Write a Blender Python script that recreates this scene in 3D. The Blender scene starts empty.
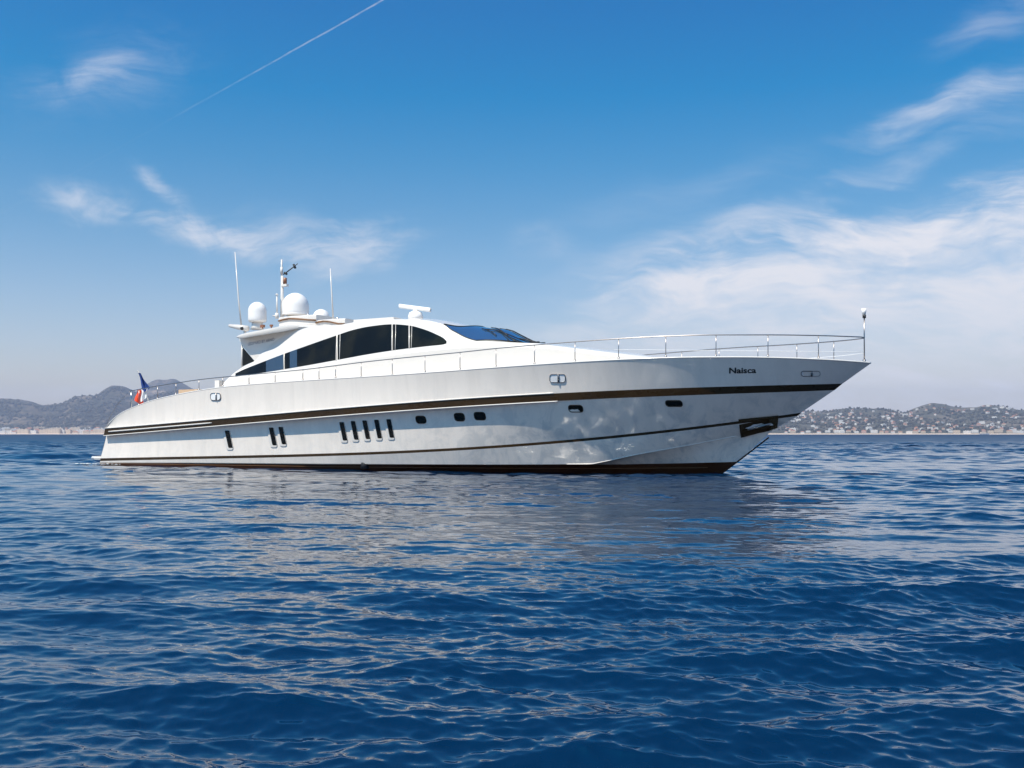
import bpy, math, random
import numpy as np
from mathutils import Vector, noise as mnoise

random.seed(7)
rng = np.random.default_rng(11)
R = math.radians
scene = bpy.context.scene
col = scene.collection

# ------------------------------------------------------------------ camera
CAM_H = 1.40                     # eye height above the water, metres
FOC = 1000.0                     # focal length in photo pixels (1024 wide)
HZ = 434.0                       # photo row of the horizon
cd = bpy.data.cameras.new('camera')
cd.sensor_fit = 'HORIZONTAL'
cd.sensor_width = 36.0
cd.lens = 36.0 * FOC / 1024.0
cd.shift_y = (HZ - 384.0) / 1024.0
cd.clip_start = 0.1
cd.clip_end = 120000.0
cam = bpy.data.objects.new('camera', cd)
cam.location = (0, 0, CAM_H)
cam.rotation_euler = (R(90), 0, 0)
col.objects.link(cam)
scene.camera = cam

# ------------------------------------------------------------------ sun, sky
SUN_EL, SUN_AZ = 58.0, 42.0      # height; degrees left of straight behind the camera
to_sun = Vector((-math.sin(R(SUN_AZ)) * math.cos(R(SUN_EL)), -math.cos(R(SUN_AZ)) * math.cos(R(SUN_EL)), math.sin(R(SUN_EL))))
sl = bpy.data.lights.new('sun', 'SUN')
sl.energy = 4.0
sl.angle = R(0.53)
sl.color = (1.0, 0.92, 0.79)
so = bpy.data.objects.new('sun', sl)
so.rotation_euler = to_sun.to_track_quat('Z', 'Y').to_euler()
so.location = to_sun * 300
col.objects.link(so)

scene.view_settings.view_transform = 'Standard'
scene.view_settings.look = 'None'
scene.view_settings.gamma = 1.0
scene.view_settings.exposure = 0.6
scene.cycles.use_denoising = True
scene.cycles.max_bounces = 8
scene.cycles.sample_clamp_indirect = 12.0
scene.cycles.caustics_refractive = False
scene.cycles.volume_bounces = 1

world = bpy.data.worlds.new('World')
scene.world = world
world.use_nodes = True


class NG:
    """small node-graph writer"""
    def __init__(s, nt):
        s.nt = nt

    def n(s, kind, **kw):
        nd = s.nt.nodes.new(kind)
        for k, v in kw.items():
            setattr(nd, k, v)
        return nd

    def put(s, sock, v):
        if isinstance(v, bpy.types.NodeSocket):
            s.nt.links.new(v, sock)
        elif v is not None:
            sock.default_value = v

    def m(s, op, a, b=None, c=None, clamp=False):
        nd = s.n('ShaderNodeMath', operation=op, use_clamp=clamp)
        for i, v in enumerate((a, b, c)):
            s.put(nd.inputs[i], v)
        return nd.outputs[0]

    def vm(s, op, a, b=None):
        nd = s.n('ShaderNodeVectorMath', operation=op)
        s.put(nd.inputs[0], a)
        if b is not None:
            s.put(nd.inputs[1], b)
        return nd

    def mapping(s, vec, loc=(0, 0, 0), rot=(0, 0, 0), scale=(1, 1, 1), kind='POINT'):
        nd = s.n('ShaderNodeMapping', vector_type=kind)
        s.put(nd.inputs[0], vec)
        nd.inputs['Location'].default_value = loc
        nd.inputs['Rotation'].default_value = rot
        nd.inputs['Scale'].default_value = scale
        return nd.outputs[0]

    def noise(s, vec, scale, detail=4, rough=0.55, dist=0.0):
        nd = s.n('ShaderNodeTexNoise')
        s.put(nd.inputs['Vector'], vec)
        nd.inputs['Scale'].default_value = scale
        nd.inputs['Detail'].default_value = detail
        nd.inputs['Roughness'].default_value = rough
        nd.inputs['Distortion'].default_value = dist
        return nd.outputs['Fac']

    def mr(s, v, a, b, c=0.0, d=1.0, smooth=True):
        nd = s.n('ShaderNodeMapRange', interpolation_type='SMOOTHSTEP' if smooth else 'LINEAR')
        s.put(nd.inputs[0], v)
        for i, x in enumerate((a, b, c, d)):
            s.put(nd.inputs[1 + i], x)
        return nd.outputs[0]

    def ramp(s, fac, stops):
        nd = s.n('ShaderNodeValToRGB')
        s.put(nd.inputs[0], fac)
        e = nd.color_ramp.elements
        while len(e) < len(stops):
            e.new(0.5)
        for el, (p, c) in zip(e, stops):
            el.position = p
            el.color = (*c, 1)
        return nd.outputs[0]

    def mix(s, fac, a, b, blend='MIX'):
        nd = s.n('ShaderNodeMix', data_type='RGBA', blend_type=blend)
        s.put(nd.inputs[0], fac)
        s.put(nd.inputs[6], a if isinstance(a, bpy.types.NodeSocket) else (*a, 1))
        s.put(nd.inputs[7], b if isinstance(b, bpy.types.NodeSocket) else (*b, 1))
        return nd.outputs[2]


def build_world():
    nt = world.node_tree
    nt.nodes.clear()
    g = NG(nt)
    out = g.n('ShaderNodeOutputWorld')
    bg = g.n('ShaderNodeBackground')
    bg.inputs[1].default_value = 0.1
    nt.links.new(bg.outputs[0], out.inputs[0])
    sky = g.n('ShaderNodeTexSky', sky_type='NISHITA')
    sky.sun_disc = False
    sky.sun_elevation = R(SUN_EL)
    sky.sun_rotation = math.atan2(to_sun.x, to_sun.y)
    sky.altitude = 0
    sky.air_density = 1.0
    sky.dust_density = 1.2
    sky.ozone_density = 3.0
    tc = g.n('ShaderNodeTexCoord')
    d = g.vm('NORMALIZE', tc.outputs['Generated']).outputs[0]
    sp = g.n('ShaderNodeSeparateXYZ')
    nt.links.new(d, sp.inputs[0])
    ay = g.m('MAXIMUM', g.m('ABSOLUTE', sp.outputs[1]), 0.12)
    p = g.m('DIVIDE', sp.outputs[0], ay)
    q = g.m('DIVIDE', sp.outputs[2], ay)
    cb = g.n('ShaderNodeCombineXYZ')
    nt.links.new(p, cb.inputs[0])
    nt.links.new(q, cb.inputs[1])
    P = cb.outputs[0]
    # colour of the clear air by elevation (deep Mediterranean azure above a milky horizon)
    tint = g.ramp(g.m('MAXIMUM', sp.outputs[2], 0.0), TINT)
    base = g.mix(1.0, sky.outputs[0], tint, 'MULTIPLY')

    # ragged streaky cloud texture
    warp = g.n('ShaderNodeTexNoise')
    nt.links.new(P, warp.inputs['Vector'])
    warp.inputs['Scale'].default_value = 5.0
    warp.inputs['Detail'].default_value = 3
    wv = g.vm('SCALE', g.vm('SUBTRACT', warp.outputs['Color'], (0.5, 0.5, 0.5)).outputs[0])
    wv.inputs[3].default_value = 0.09
    PW = g.vm('ADD', P, wv.outputs[0]).outputs[0]
    streak = g.noise(g.mapping(PW, rot=(0, 0, R(-17)), scale=(3.2, 17.0, 1)), 1.0, 8, 0.62, 0.4)
    streak2 = g.noise(g.mapping(PW, rot=(0, 0, R(-24)), scale=(10.0, 34.0, 1)), 1.0, 8, 0.62, 0.8)
    curl = g.noise(g.mapping(PW, rot=(0, 0, R(28)), scale=(11.0, 17.0, 1)), 1.0, 8, 0.65, 1.2)
    fibre = g.noise(g.mapping(PW, rot=(0, 0, R(-12)), scale=(16.0, 75.0, 1)), 1.0, 7, 0.65, 1.0)
    tex_a = g.m('ADD', g.m('MULTIPLY', streak, 0.5), g.m('ADD', g.m('MULTIPLY', streak2, 0.3), g.m('MULTIPLY', fibre, 0.2)))
    tex_b = g.m('ADD', g.m('MULTIPLY', curl, 0.5), g.m('ADD', g.m('MULTIPLY', streak2, 0.2), g.m('MULTIPLY', fibre, 0.3)))

    def patch(px, py, rx, ry, ang, s, tex, lo=0.36, hi=0.66, soft=0.0):
        v = g.mapping(PW if not soft else P, loc=((px - 512) / 1000, (434 - py) / 1000, 0), rot=(0, 0, R(ang)), scale=(rx / 1000, ry / 1000, 1), kind='TEXTURE')
        ln = g.vm('LENGTH', v).outputs['Value']
        f = g.mr(ln, 1.0, 0.0, 0.0, 1.0)
        # the falloff lowers the threshold: wisps fray at the rim
        t = g.mr(g.m('ADD', tex, g.m('MULTIPLY', g.m('SUBTRACT', f, 1.0), 0.22)), lo, hi)
        return g.m('MULTIPLY', g.m('MULTIPLY', t, f), s)

    total = None
    for pt in PATCHES:
        kind = pt[6]
        v = patch(*pt[:6], tex_a if kind == 'a' else tex_b, *pt[7:])
        total = v if total is None else g.m('ADD', total, v)
    # broad milky sheet under a slanting upper edge on the right
    edge = g.m('SUBTRACT', g.m('ADD', 0.118, g.m('MULTIPLY', p, 0.30)), q)
    eT = g.m('ADD', edge, g.m('MULTIPLY', g.m('SUBTRACT', tex_a, 0.46), 0.16))
    sheet = g.m('MULTIPLY', g.mr(eT, -0.012, 0.05), g.mr(p, -0.10, 0.20))
    sheet = g.m('MULTIPLY', sheet, g.mr(edge, 0.34, 0.05, 0.42, 1.0))
    sheet = g.m('MULTIPLY', sheet, g.mr(tex_a, 0.36, 0.60, 0.30, 1.0))
    sheet = g.m('MULTIPLY', sheet, g.mr(p, 1.6, 0.6, 0.0, 1.0))
    total = g.m('ADD', total, g.m('MULTIPLY', sheet, 1.0))
    # vapour trail
    x1, y1, x2, y2 = -0.372, 0.298, -0.118, 0.440
    ln_ = math.hypot(x2 - x1, y2 - y1)
    tv = g.mapping(P, loc=(x1, y1, 0), rot=(0, 0, math.atan2(y2 - y1, x2 - x1)), scale=(ln_, 1, 1), kind='TEXTURE')
    ts = g.n('ShaderNodeSeparateXYZ')
    nt.links.new(tv, ts.inputs[0])
    bend = g.m('ABSOLUTE', g.m('ADD', ts.outputs[1], g.m('MULTIPLY', g.m('SUBTRACT', streak2, 0.5), 0.0025)))
    tr = g.m('MULTIPLY', g.mr(bend, 0.0013, 0.0002), g.mr(ts.outputs[0], -0.02, 0.95, 0.02, 0.34))
    tr = g.m('MULTIPLY', g.m('MULTIPLY', tr, g.mr(sp.outputs[1], 0.0, 0.1)), g.mr(g.noise(P, 60.0, 4, .6), .35, .6, .45, 1.0))
    tr = g.m('MULTIPLY', tr, g.mr(ts.outputs[0], 1.4, 1.1))
    total = g.m('ADD', total, tr)
    total = g.m('MINIMUM', total, 0.93)
    cloud = g.mix(g.mr(q, 0.0, 0.35), CLOUD_LOW, CLOUD_HIGH)
    fin = g.mix(total, base, cloud)
    nt.links.new(fin, bg.inputs[0])


TINT = [(0.000, (1.144, 0.956, 0.856)), (0.050, (1.144, 0.956, 0.856)), (0.081, (0.995, 0.916, 0.896)), (0.130, (0.776, 0.856, 0.896)), (0.200, (0.437, 0.759, 0.873)), (0.260, (0.190, 0.702, 0.891)), (0.320, (0.000, 0.645, 0.920)), (0.390, (0.000, 0.569, 0.920)), (1.000, (0.000, 0.569, 0.920))]
CLOUD_LOW = (5.8, 5.75, 5.85)
CLOUD_HIGH = (6.0, 5.9, 6.2)
# photo-measured direction (px,py), half sizes, slant, strength, texture
PATCHES = [
    (110, 78, 160, 84, 18, 0.34, 'b', 0.28, 0.80),
    (112, 72, 62, 40, 40, 0.26, 'b', 0.28, 0.70),
    (85, 212, 130, 34, -4, 0.62, 'b', 0.30, 0.72),
    (158, 188, 58, 22, -40, 0.65, 'b', 0.28, 0.68),
    (205, 233, 160, 26, -17, 0.72, 'b', 0.28, 0.70),
    (290, 242, 170, 40, -10, 0.55, 'b', 0.28, 0.72),
    (360, 256, 110, 52, 14, 0.72, 'b', 0.27, 0.68),
    (545, 248, 70, 34, -20, 0.26, 'b', 0.28, 0.72),
    (650, 286, 180, 14, 9, 0.45, 'a', 0.30, 0.66),
    (760, 225, 260, 36, 17, 0.42, 'a', 0.30, 0.66),
    (620, 265, 170, 34, 16, 0.30, 'a', 0.30, 0.68),
    (700, 190, 260, 50, 15, 0.16, 'a', 0.28, 0.72),
    (970, 98, 210, 44, 19, 0.72, 'a', 0.30, 0.70),
    (900, 165, 280, 40, 17, 0.40, 'a', 0.30, 0.72),
    (1000, 20, 140, 56, 25, 0.34, 'a', 0.30, 0.74),
    (990, 376, 50, 13, 0, 0.5, 'b', 0.32, 0.62),
    (905, 378, 60, 14, 0, 0.3, 'b', 0.32, 0.62),
    (60, 395, 300, 26, 0, 0.3, 'a', 0.30, 0.70),
]
build_world()


# ------------------------------------------------------------------ materials
def mat(name, color, rough=0.5, metal=0.0, spec=0.5, coat=0.0, fn=None):
    m = bpy.data.materials.new(name)
    m.use_nodes = True
    b = m.node_tree.nodes['Principled BSDF']
    b.inputs['Base Color'].default_value = (*color, 1)
    b.inputs['Roughness'].default_value = rough
    b.inputs['Metallic'].default_value = metal
    b.inputs['Specular IOR Level'].default_value = spec
    if coat:
        b.inputs['Coat Weight'].default_value = coat
        b.inputs['Coat Roughness'].default_value = 0.04
    if fn:
        fn(NG(m.node_tree), b)
    return m


def paint_fn(c1, c2, scale=(0.5, 0.5, 1.4), rlo=0.1, rhi=0.28):
    def f(g, b):
        tc = g.n('ShaderNodeTexCoord')
        v = g.mapping(tc.outputs['Object'], scale=scale)
        n = g.noise(v, 1.0, 6, 0.6)
        g.put(b.inputs['Base Color'], g.mix(g.mr(n, 0.35, 0.7), c1, c2))
        n2 = g.noise(v, 2.2, 5, 0.6)
        g.put(b.inputs['Roughness'], g.mr(n2, 0.3, 0.7, rlo, rhi))
    return f


M = {}
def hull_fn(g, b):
    # gelcoat with dried salt runs, and mottled water light painted as cloudy blotches
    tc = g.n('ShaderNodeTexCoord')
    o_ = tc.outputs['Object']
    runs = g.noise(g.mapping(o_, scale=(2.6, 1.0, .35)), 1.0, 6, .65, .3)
    light_mottle = g.noise(g.mapping(o_, scale=(1.5, 1.0, 1.2)), 1.0, 8, .72, .9)
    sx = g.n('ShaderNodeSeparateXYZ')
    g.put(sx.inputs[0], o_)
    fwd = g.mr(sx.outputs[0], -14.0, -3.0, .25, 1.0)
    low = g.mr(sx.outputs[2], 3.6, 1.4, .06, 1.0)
    k = g.m('MULTIPLY', g.m('MULTIPLY', g.mr(light_mottle, .42, .68), fwd), low)
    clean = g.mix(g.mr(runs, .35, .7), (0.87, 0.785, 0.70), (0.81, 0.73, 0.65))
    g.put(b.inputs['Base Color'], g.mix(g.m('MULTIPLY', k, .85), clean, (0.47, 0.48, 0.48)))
    g.put(b.inputs['Roughness'], g.mr(light_mottle, .3, .7, .1, .3))


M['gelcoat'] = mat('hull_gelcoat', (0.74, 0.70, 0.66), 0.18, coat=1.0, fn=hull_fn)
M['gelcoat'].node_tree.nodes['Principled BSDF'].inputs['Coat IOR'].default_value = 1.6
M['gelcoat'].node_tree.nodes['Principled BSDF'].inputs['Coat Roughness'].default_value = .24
M['white'] = mat('white_gelcoat', (0.82, 0.79, 0.75), 0.25, coat=0.3, fn=paint_fn((0.735, 0.69, 0.64), (0.70, 0.66, 0.61)))
M['brown'] = mat('bronze_brown_paint', (0.06, 0.03, 0.006), 0.3, spec=.3, fn=paint_fn((0.036, 0.019, 0.005), (0.026, 0.0135, 0.0035), rlo=.2, rhi=.4))
M['boot'] = mat('antifouling', (0.045, 0.014, 0.004), 0.5, spec=.2, fn=paint_fn((0.05, 0.015, 0.004), (0.03, 0.010, 0.003), rlo=.3, rhi=.6))
def glass_fn(g, b):
    tc = g.n('ShaderNodeTexCoord')
    n = g.noise(g.mapping(tc.outputs['Object'], scale=(1.1, 1.1, .8)), 1.0, 3, .5)
    g.put(b.inputs['Base Color'], g.mix(g.mr(n, .45, .7), (0.006, 0.005, 0.003), (0.014, 0.012, 0.006)))


M['glass'] = mat('tinted_glass', (0.012, 0.010, 0.004), 0.03, spec=0.28, fn=glass_fn)
M['glass_sky'] = mat('mirror_tinted_glass', (0.22, 0.22, 0.22), 0.05, metal=0.85)
M['screen'] = mat('blue_windscreen_glass', (0.26, 0.46, 0.66), 0.04, metal=0.9)
M['steel'] = mat('stainless_steel', (0.55, 0.53, 0.52), 0.22, metal=1.0)
M['rail'] = mat('rail_steel', (0.34, 0.31, 0.30), 0.3, metal=1.0)
M['wire'] = mat('white_wire', (0.8, 0.8, 0.8), 0.5)
M['dark'] = mat('black_plastic', (0.015, 0.015, 0.017), 0.45)
M['dome'] = mat('radome_plastic', (0.83, 0.81, 0.79), 0.38, fn=paint_fn((0.84, 0.82, 0.80), (0.80, 0.775, 0.75), rlo=.3, rhi=.5))
M['teak'] = mat('teak', (0.17, 0.075, 0.028), 0.6, fn=paint_fn((0.19, 0.085, 0.03), (0.12, 0.055, 0.022), scale=(1, 14, 1), rlo=.5, rhi=.7))
M['cushion'] = mat('tan_cushion', (0.50, 0.35, 0.23), 0.85)
M['pocket'] = mat('pocket_bronze', (.042, .024, .009), .6, spec=.15)
M['galv'] = mat('galvanised_anchor', (.72, .72, .74), .5)
M['letter'] = mat('dark_lettering', (0.012, 0.010, 0.010), 0.3)
M['letter_grey'] = mat('grey_lettering', (0.16, 0.17, 0.23), 0.4)
M['blue'] = mat('flag_blue', (0.014, 0.05, 0.22), 0.8)
M['flagwhite'] = mat('flag_white', (0.78, 0.78, 0.78), 0.8)
M['red'] = mat('flag_red', (0.75, 0.06, 0.015), 0.8)
M['lamp'] = mat('lamp_housing', (0.25, 0.1, 0.05), 0.4)


# ------------------------------------------------------------------ mesh helpers
def mk(name, verts, faces, m, parent=None, smooth=True, mats=None, fmat=None):
    me = bpy.data.meshes.new(name)
    me.from_pydata([tuple(map(float, v)) for v in verts], [], [tuple(int(i) for i in f) for f in faces])
    for mm in (mats or [m]):
        me.materials.append(mm)
    if fmat is not None:
        me.polygons.foreach_set('material_index', np.asarray(fmat, dtype=np.int32))
    me.polygons.foreach_set('use_smooth', np.full(len(me.polygons), smooth))
    me.validate()
    me.update()
    o = bpy.data.objects.new(name, me)
    col.objects.link(o)
    if parent is not None:
        o.parent = parent
    return o


def empty(name, loc=(0, 0, 0), rz=0.0, parent=None):
    o = bpy.data.objects.new(name, None)
    o.location = loc
    o.rotation_euler = (0, 0, rz)
    o.empty_display_size = 0.5
    col.objects.link(o)
    if parent is not None:
        o.parent = parent
    return o


def tag(o, label, cat, group=None):
    o['label'] = label
    o['category'] = cat
    if group:
        o['group'] = group


class MB:
    def __init__(s):
        s.v, s.f = [], []

    def add(s, vs, fs):
        k = len(s.v)
        s.v += [tuple(v) for v in vs]
        s.f += [tuple(i + k for i in f) for f in fs]
        return s

    def grid(s, rows, flip=False, close=False):
        """rows: list of equal-length lists of points"""
        n, m_ = len(rows), len(rows[0])
        fs = []
        for i in range(n - 1):
            for j in range(m_ - 1 if not close else m_):
                a, b, c, d = i * m_ + j, i * m_ + (j + 1) % m_, (i + 1) * m_ + (j + 1) % m_, (i + 1) * m_ + j
                fs.append((a, d, c, b) if flip else (a, b, c, d))
        return s.add([p for r in rows for p in r], fs)

    def box(s, c, sz, rz=0.0, ry=0.0):
        x, y, z = sz[0] / 2, sz[1] / 2, sz[2] / 2
        cs, sn = math.cos(rz), math.sin(rz)
        cy, sy = math.cos(ry), math.sin(ry)
        vs = []
        for dx in (-x, x):
            for dy in (-y, y):
                for dz in (-z, z):
                    X, Z = dx * cy + dz * sy, -dx * sy + dz * cy
                    vs.append((c[0] + X * cs - dy * sn, c[1] + X * sn + dy * cs, c[2] + Z))
        return s.add(vs, [(0, 1, 3, 2), (4, 6, 7, 5), (0, 4, 5, 1), (2, 3, 7, 6), (0, 2, 6, 4), (1, 5, 7, 3)])

    def tube(s, pts, r, n=8):
        pts = [Vector(p) for p in pts]
        rows = []
        for i, p in enumerate(pts):
            t = (pts[min(i + 1, len(pts) - 1)] - pts[max(i - 1, 0)]).normalized()
            a = Vector((0, 0, 1)) if abs(t.z) < 0.9 else Vector((1, 0, 0))
            u = t.cross(a).normalized()
            w = t.cross(u).normalized()
            rr = r[i] if isinstance(r, (list, tuple)) else r
            rows.append([p + (u * math.cos(k * 2 * math.pi / n) + w * math.sin(k * 2 * math.pi / n)) * rr for k in range(n)])
        s.grid(rows, close=True)
        k = len(s.v)
        s.f.append(tuple(range(k - n, k)))
        s.f.append(tuple(range(k - n * (len(pts)) + n - 1, k - n * len(pts) - 1, -1)))
        return s

    def lathe(s, c, prof, n=28):
        rows = [[(c[0] + r * math.cos(k * 2 * math.pi / n), c[1] + r * math.sin(k * 2 * math.pi / n), c[2] + z) for k in range(n)] for r, z in prof]
        return s.grid(rows, close=True)

    def plate(s, poly, off, thick):
        """closed outline of 3-D points, extruded along off*thick both sides skin"""
        o = Vector(off)
        n = len(poly)
        A = [Vector(p) + o * thick for p in poly]
        B = [Vector(p) for p in poly]
        fs = [tuple(range(n)), tuple(range(2 * n - 1, n - 1, -1))]
        fs += [(i, n + i, n + (i + 1) % n, (i + 1) % n) for i in range(n)]
        return s.add(A + B, fs)

    def build(s, name, m, parent=None, smooth=True):
        return mk(name, s.v, s.f, m, parent, smooth)


def curve(pts):
    """monotone cubic through measured points -> vectorised function"""
    x = np.array([p[0] for p in pts], float)
    y = np.array([p[1] for p in pts], float)
    h = np.diff(x)
    dl = np.diff(y) / h
    mm = np.zeros_like(y)
    for i in range(1, len(x) - 1):
        if dl[i - 1] * dl[i] > 0:
            w1, w2 = 2 * h[i] + h[i - 1], h[i] + 2 * h[i - 1]
            mm[i] = (w1 + w2) / (w1 / dl[i - 1] + w2 / dl[i])
    mm[0], mm[-1] = dl[0], dl[-1]

    def f(q):
        q = np.asarray(q, float)
        qc = np.clip(q, x[0], x[-1])
        i = np.clip(np.searchsorted(x, qc) - 1, 0, len(x) - 2)
        t = (qc - x[i]) / h[i]
        return ((1 + 2 * t) * (1 - t) ** 2 * y[i] + t * (1 - t) ** 2 * h[i] * mm[i] + t * t * (3 - 2 * t) * y[i + 1] + t * t * (t - 1) * h[i] * mm[i + 1])
    return f


def poly(pts, deg):
    c = np.polyfit([(p[0] - 480) / 400 for p in pts], [p[1] for p in pts], deg)
    return lambda q: np.polyval(c, (np.asarray(q, float) - 480) / 400)


# ------------------------------------------------------------------ yacht frame
TH = R(29.5)
CT, ST = math.cos(TH), math.sin(TH)
BX, BY = 7.10, 34.15             # stem at the waterline, world
# local axes: x forward, y to port, z up from the waterline; w = half-breadth to starboard (y = -w)


def px_of(x, w):
    return 512 + FOC * (BX + x * CT - w * ST) / (BY - x * ST - w * CT)


def z_of(x, w, py):
    return CAM_H - (py - HZ) / FOC * (BY - x * ST - w * CT)


def x_of(px, w):
    a = (px - 512) / FOC
    return (a * (BY - w * CT) - BX + w * ST) / (CT + a * ST)


def fit(px, py, wf):
    """survey point: where a feature measured in the photo lies on the surface w = wf(x, z)"""
    w = 2.5
    for _ in range(25):
        x = x_of(px, w)
        z = z_of(x, w, py)
        w = float(wf(x, z))
    return float(x), w, float(z)


def at_w(px, py, w):
    x = x_of(px, w)
    return Vector((x, -w, z_of(x, w, py)))


yacht = empty('motor_yacht', (BX, BY, 0), -TH)
tag(yacht, 'long white motor yacht with brown hull stripes, tinted arched windows and radar domes', 'yacht')

# ------------------------------------------------------------------ hull lines
sheer_py = curve([(100, 431), (104, 429.5), (107, 425.5), (112, 420), (120, 413.8), (130, 408.8), (140, 404.7), (150, 401.2), (165, 397.3), (180, 394), (200, 390.4), (222, 387.2), (260, 383.8), (300, 381), (350, 377.8), (400, 374.6), (450, 371.0), (500, 367.2), (560, 363.0), (620, 359.6), (660, 358.0), (700, 357.2), (740, 357.1), (768, 357.5), (820, 359.3), (866, 362.4), (872, 363)])
k1_py = poly([(108, 428.5), (215, 418.5), (280, 413.7), (300, 412.2), (400, 404), (520, 395.2), (560, 392.6), (690, 387.5), (740, 386.8), (842, 383.5)], 4)
k2_py = poly([(108, 435.2), (215, 425.3), (300, 418.8), (400, 411), (520, 402.8), (560, 400.3), (690, 395), (740, 394), (835, 390)], 4)
a_py = poly([(108, 458), (200, 456.6), (300, 454.2), (400, 450.2), (500, 445), (560, 440.8), (620, 435.6), (690, 427), (730, 421.5), (800, 413.2)], 4)
ch_py = curve([(80, 464), (300, 464.6), (500, 466.4), (560, 467.2), (580, 465.6), (640, 454), (690, 445), (740, 435.5), (772, 430.5)])
b_py = poly([(105, 462.8), (200, 463.6), (300, 464.0), (400, 464.6), (500, 465), (620, 464.4), (720, 462.6), (737, 461.5)], 3)

T_D = [(0, 0), (.4, .46), (1, .98), (2, 1.6), (3, 2.05), (5, 2.68), (8, 3.18), (12, 3.43), (17, 3.5), (24, 3.4), (32.5, 3.1)]
T_K = [(0, 0), (.4, .38), (1, .84), (2, 1.38), (3, 1.8), (5, 2.38), (8, 2.95), (12, 3.28), (17, 3.42), (24, 3.35), (31.5, 3.08)]
T_A = [(0, 0), (.4, .2), (1, .48), (2, .88), (3, 1.22), (5, 1.74), (8, 2.32), (12, 2.77), (17, 2.99), (24, 3.03), (30.4, 2.93)]
T_C = [(0, 0), (.4, .15), (1, .38), (2, .72), (3, 1.04), (5, 1.56), (8, 2.16), (12, 2.66), (17, 2.93), (24, 3.0), (29.5, 2.92)]
T_B = [(0, 0), (.4, .09), (1, .26), (2, .52), (4, 1.02), (6, 1.5), (8, 1.92), (10, 2.28), (14, 2.74), (18, 2.94), (24, 2.98), (28.4, 2.92)]
T_W = [(0, 0), (.4, .07), (1, .22), (2, .45), (4, .92), (6, 1.38), (8, 1.8), (10, 2.16), (14, 2.68), (18, 2.9), (24, 2.96), (27.8, 2.90)]

over = curve([(-28, .20), (-20, .25), (-14, .27), (-9, .22), (-6, .10), (-3.5, .02), (5, .012)])
NT = 180
tt = 1 - (1 - np.linspace(0, 1, NT)) ** 1.35


def line(xt, xs, table, pyf, dw=0.0, zfix=None):
    x = xt + (xs - xt) * tt
    wf = curve(table)
    w = wf(xs - x)
    if callable(dw):
        w = np.maximum(w - dw(x), 0)
    else:
        w = np.maximum(w - dw, 0) * 1.0
    w[-1] = 0
    z = np.full_like(x, zfix) if zfix is not None else z_of(x, w, pyf(px_of(x, w)))
    return x, w, z


xs_tip = float(x_of(871.5, 0))
xs_k1, xs_k2 = float(x_of(842.5, 0)), float(x_of(834.5, 0))
xs_a, xs_a2 = float(x_of(801, 0)), float(x_of(797.5, 0))
xs_c, xs_b = float(x_of(772, 0)), float(x_of(738, 0))
LS = line(-27.3, xs_tip, T_D, sheer_py)
L1 = line(-27.45, xs_k1, T_K, k1_py)
L2 = line(-27.55, xs_k2, T_K, k2_py, dw=0.012)
L3 = line(-27.6, xs_k2 - 0.005, T_K, k2_py, dw=over)
LA = line(-27.95, xs_a, T_A, a_py)
LA2 = line(-27.97, xs_a2, T_A, lambda q: a_py(q) + 2.7)
LC = line(-28.0, xs_c, T_C, lambda q: np.minimum(ch_py(q), b_py(q) - 0.6))
LB = line(-28.02, xs_b, T_B, b_py)
LW = line(-28.03, 0.0, T_W, None, zfix=0.0)
LU = line(-28.03, -1.2, T_W, None, dw=.25, zfix=-0.9)
LS = (LS[0], LS[1], np.maximum(LS[2], np.interp(LS[0], L1[0], L1[2]) + 0.03))


def pts(Lx, side):
    return [Vector((x, -side * w, z)) for x, w, z in zip(*Lx)]


def strip(b, La, Lb, nsub=1, bulge=0.0):
    for side in (1, -1):
        A, B = pts(La, side), pts(Lb, side)
        rows = []
        for k in range(nsub + 1):
            f = k / nsub
            r = [a.lerp(c, f) for a, c in zip(A, B)]
            if bulge:
                for j, p in enumerate(r):
                    p.y *= 1 + bulge * 4 * f * (1 - f)
            rows.append(r)
        b.grid(rows, flip=(side < 0))


hb = MB()
strip(hb, LS, L1, 6, -0.006)
strip(hb, L2, L3, 1)
strip(hb, L3, LA, 6, -0.004)
strip(hb, LA2, LC, 4)
strip(hb, LC, LB, 3, -0.012)
# transom
rows = []
for Lx in (LS, L1, L2, L3, LA, LA2, LC, LB, LW, LU):
    x, w, z = Lx[0][0], Lx[1][0], Lx[2][0]
    rows.append([(x - 0.10 * (1 - (f * f)) , -w * f, z) for f in np.linspace(1, -1, 13)])
hb.grid(rows)
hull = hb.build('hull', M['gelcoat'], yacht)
bs = MB()
strip(bs, L1, L2)
bs.build('hull_stripe', M['brown'], yacht)
bs = MB()
strip(bs, LA, LA2)
bs.build('pinstripe', M['brown'], yacht)
bs = MB()
strip(bs, LB, LW, 2)
strip(bs, LW, LU, 2)
bs.build('boot_stripe', M['boot'], yacht)

# thin pale line inside the boot stripe
for side in (1, -1):
    P = [p.lerp(q, 0.42) + Vector((0, -side * .004, 0)) for p, q in zip(pts(LB, side), pts(LW, side))]
    P = [p for p in P if p.x < -0.3]
    MB().tube(P, 0.010, 6).build('boot_line', M['teak'], yacht)


def hull_w(x, z):
    zs, ws = [], []
    for Lx in (LW, LB, LC, LA, L3, L2, L1, LS):
        if x <= Lx[0][-1]:
            z_ = np.interp(x, Lx[0], Lx[2])
            zs.append(max(z_, zs[-1] + .004) if zs else z_)
            ws.append(np.interp(x, Lx[0], Lx[1]))
    return float(np.interp(z, zs, ws))


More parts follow.
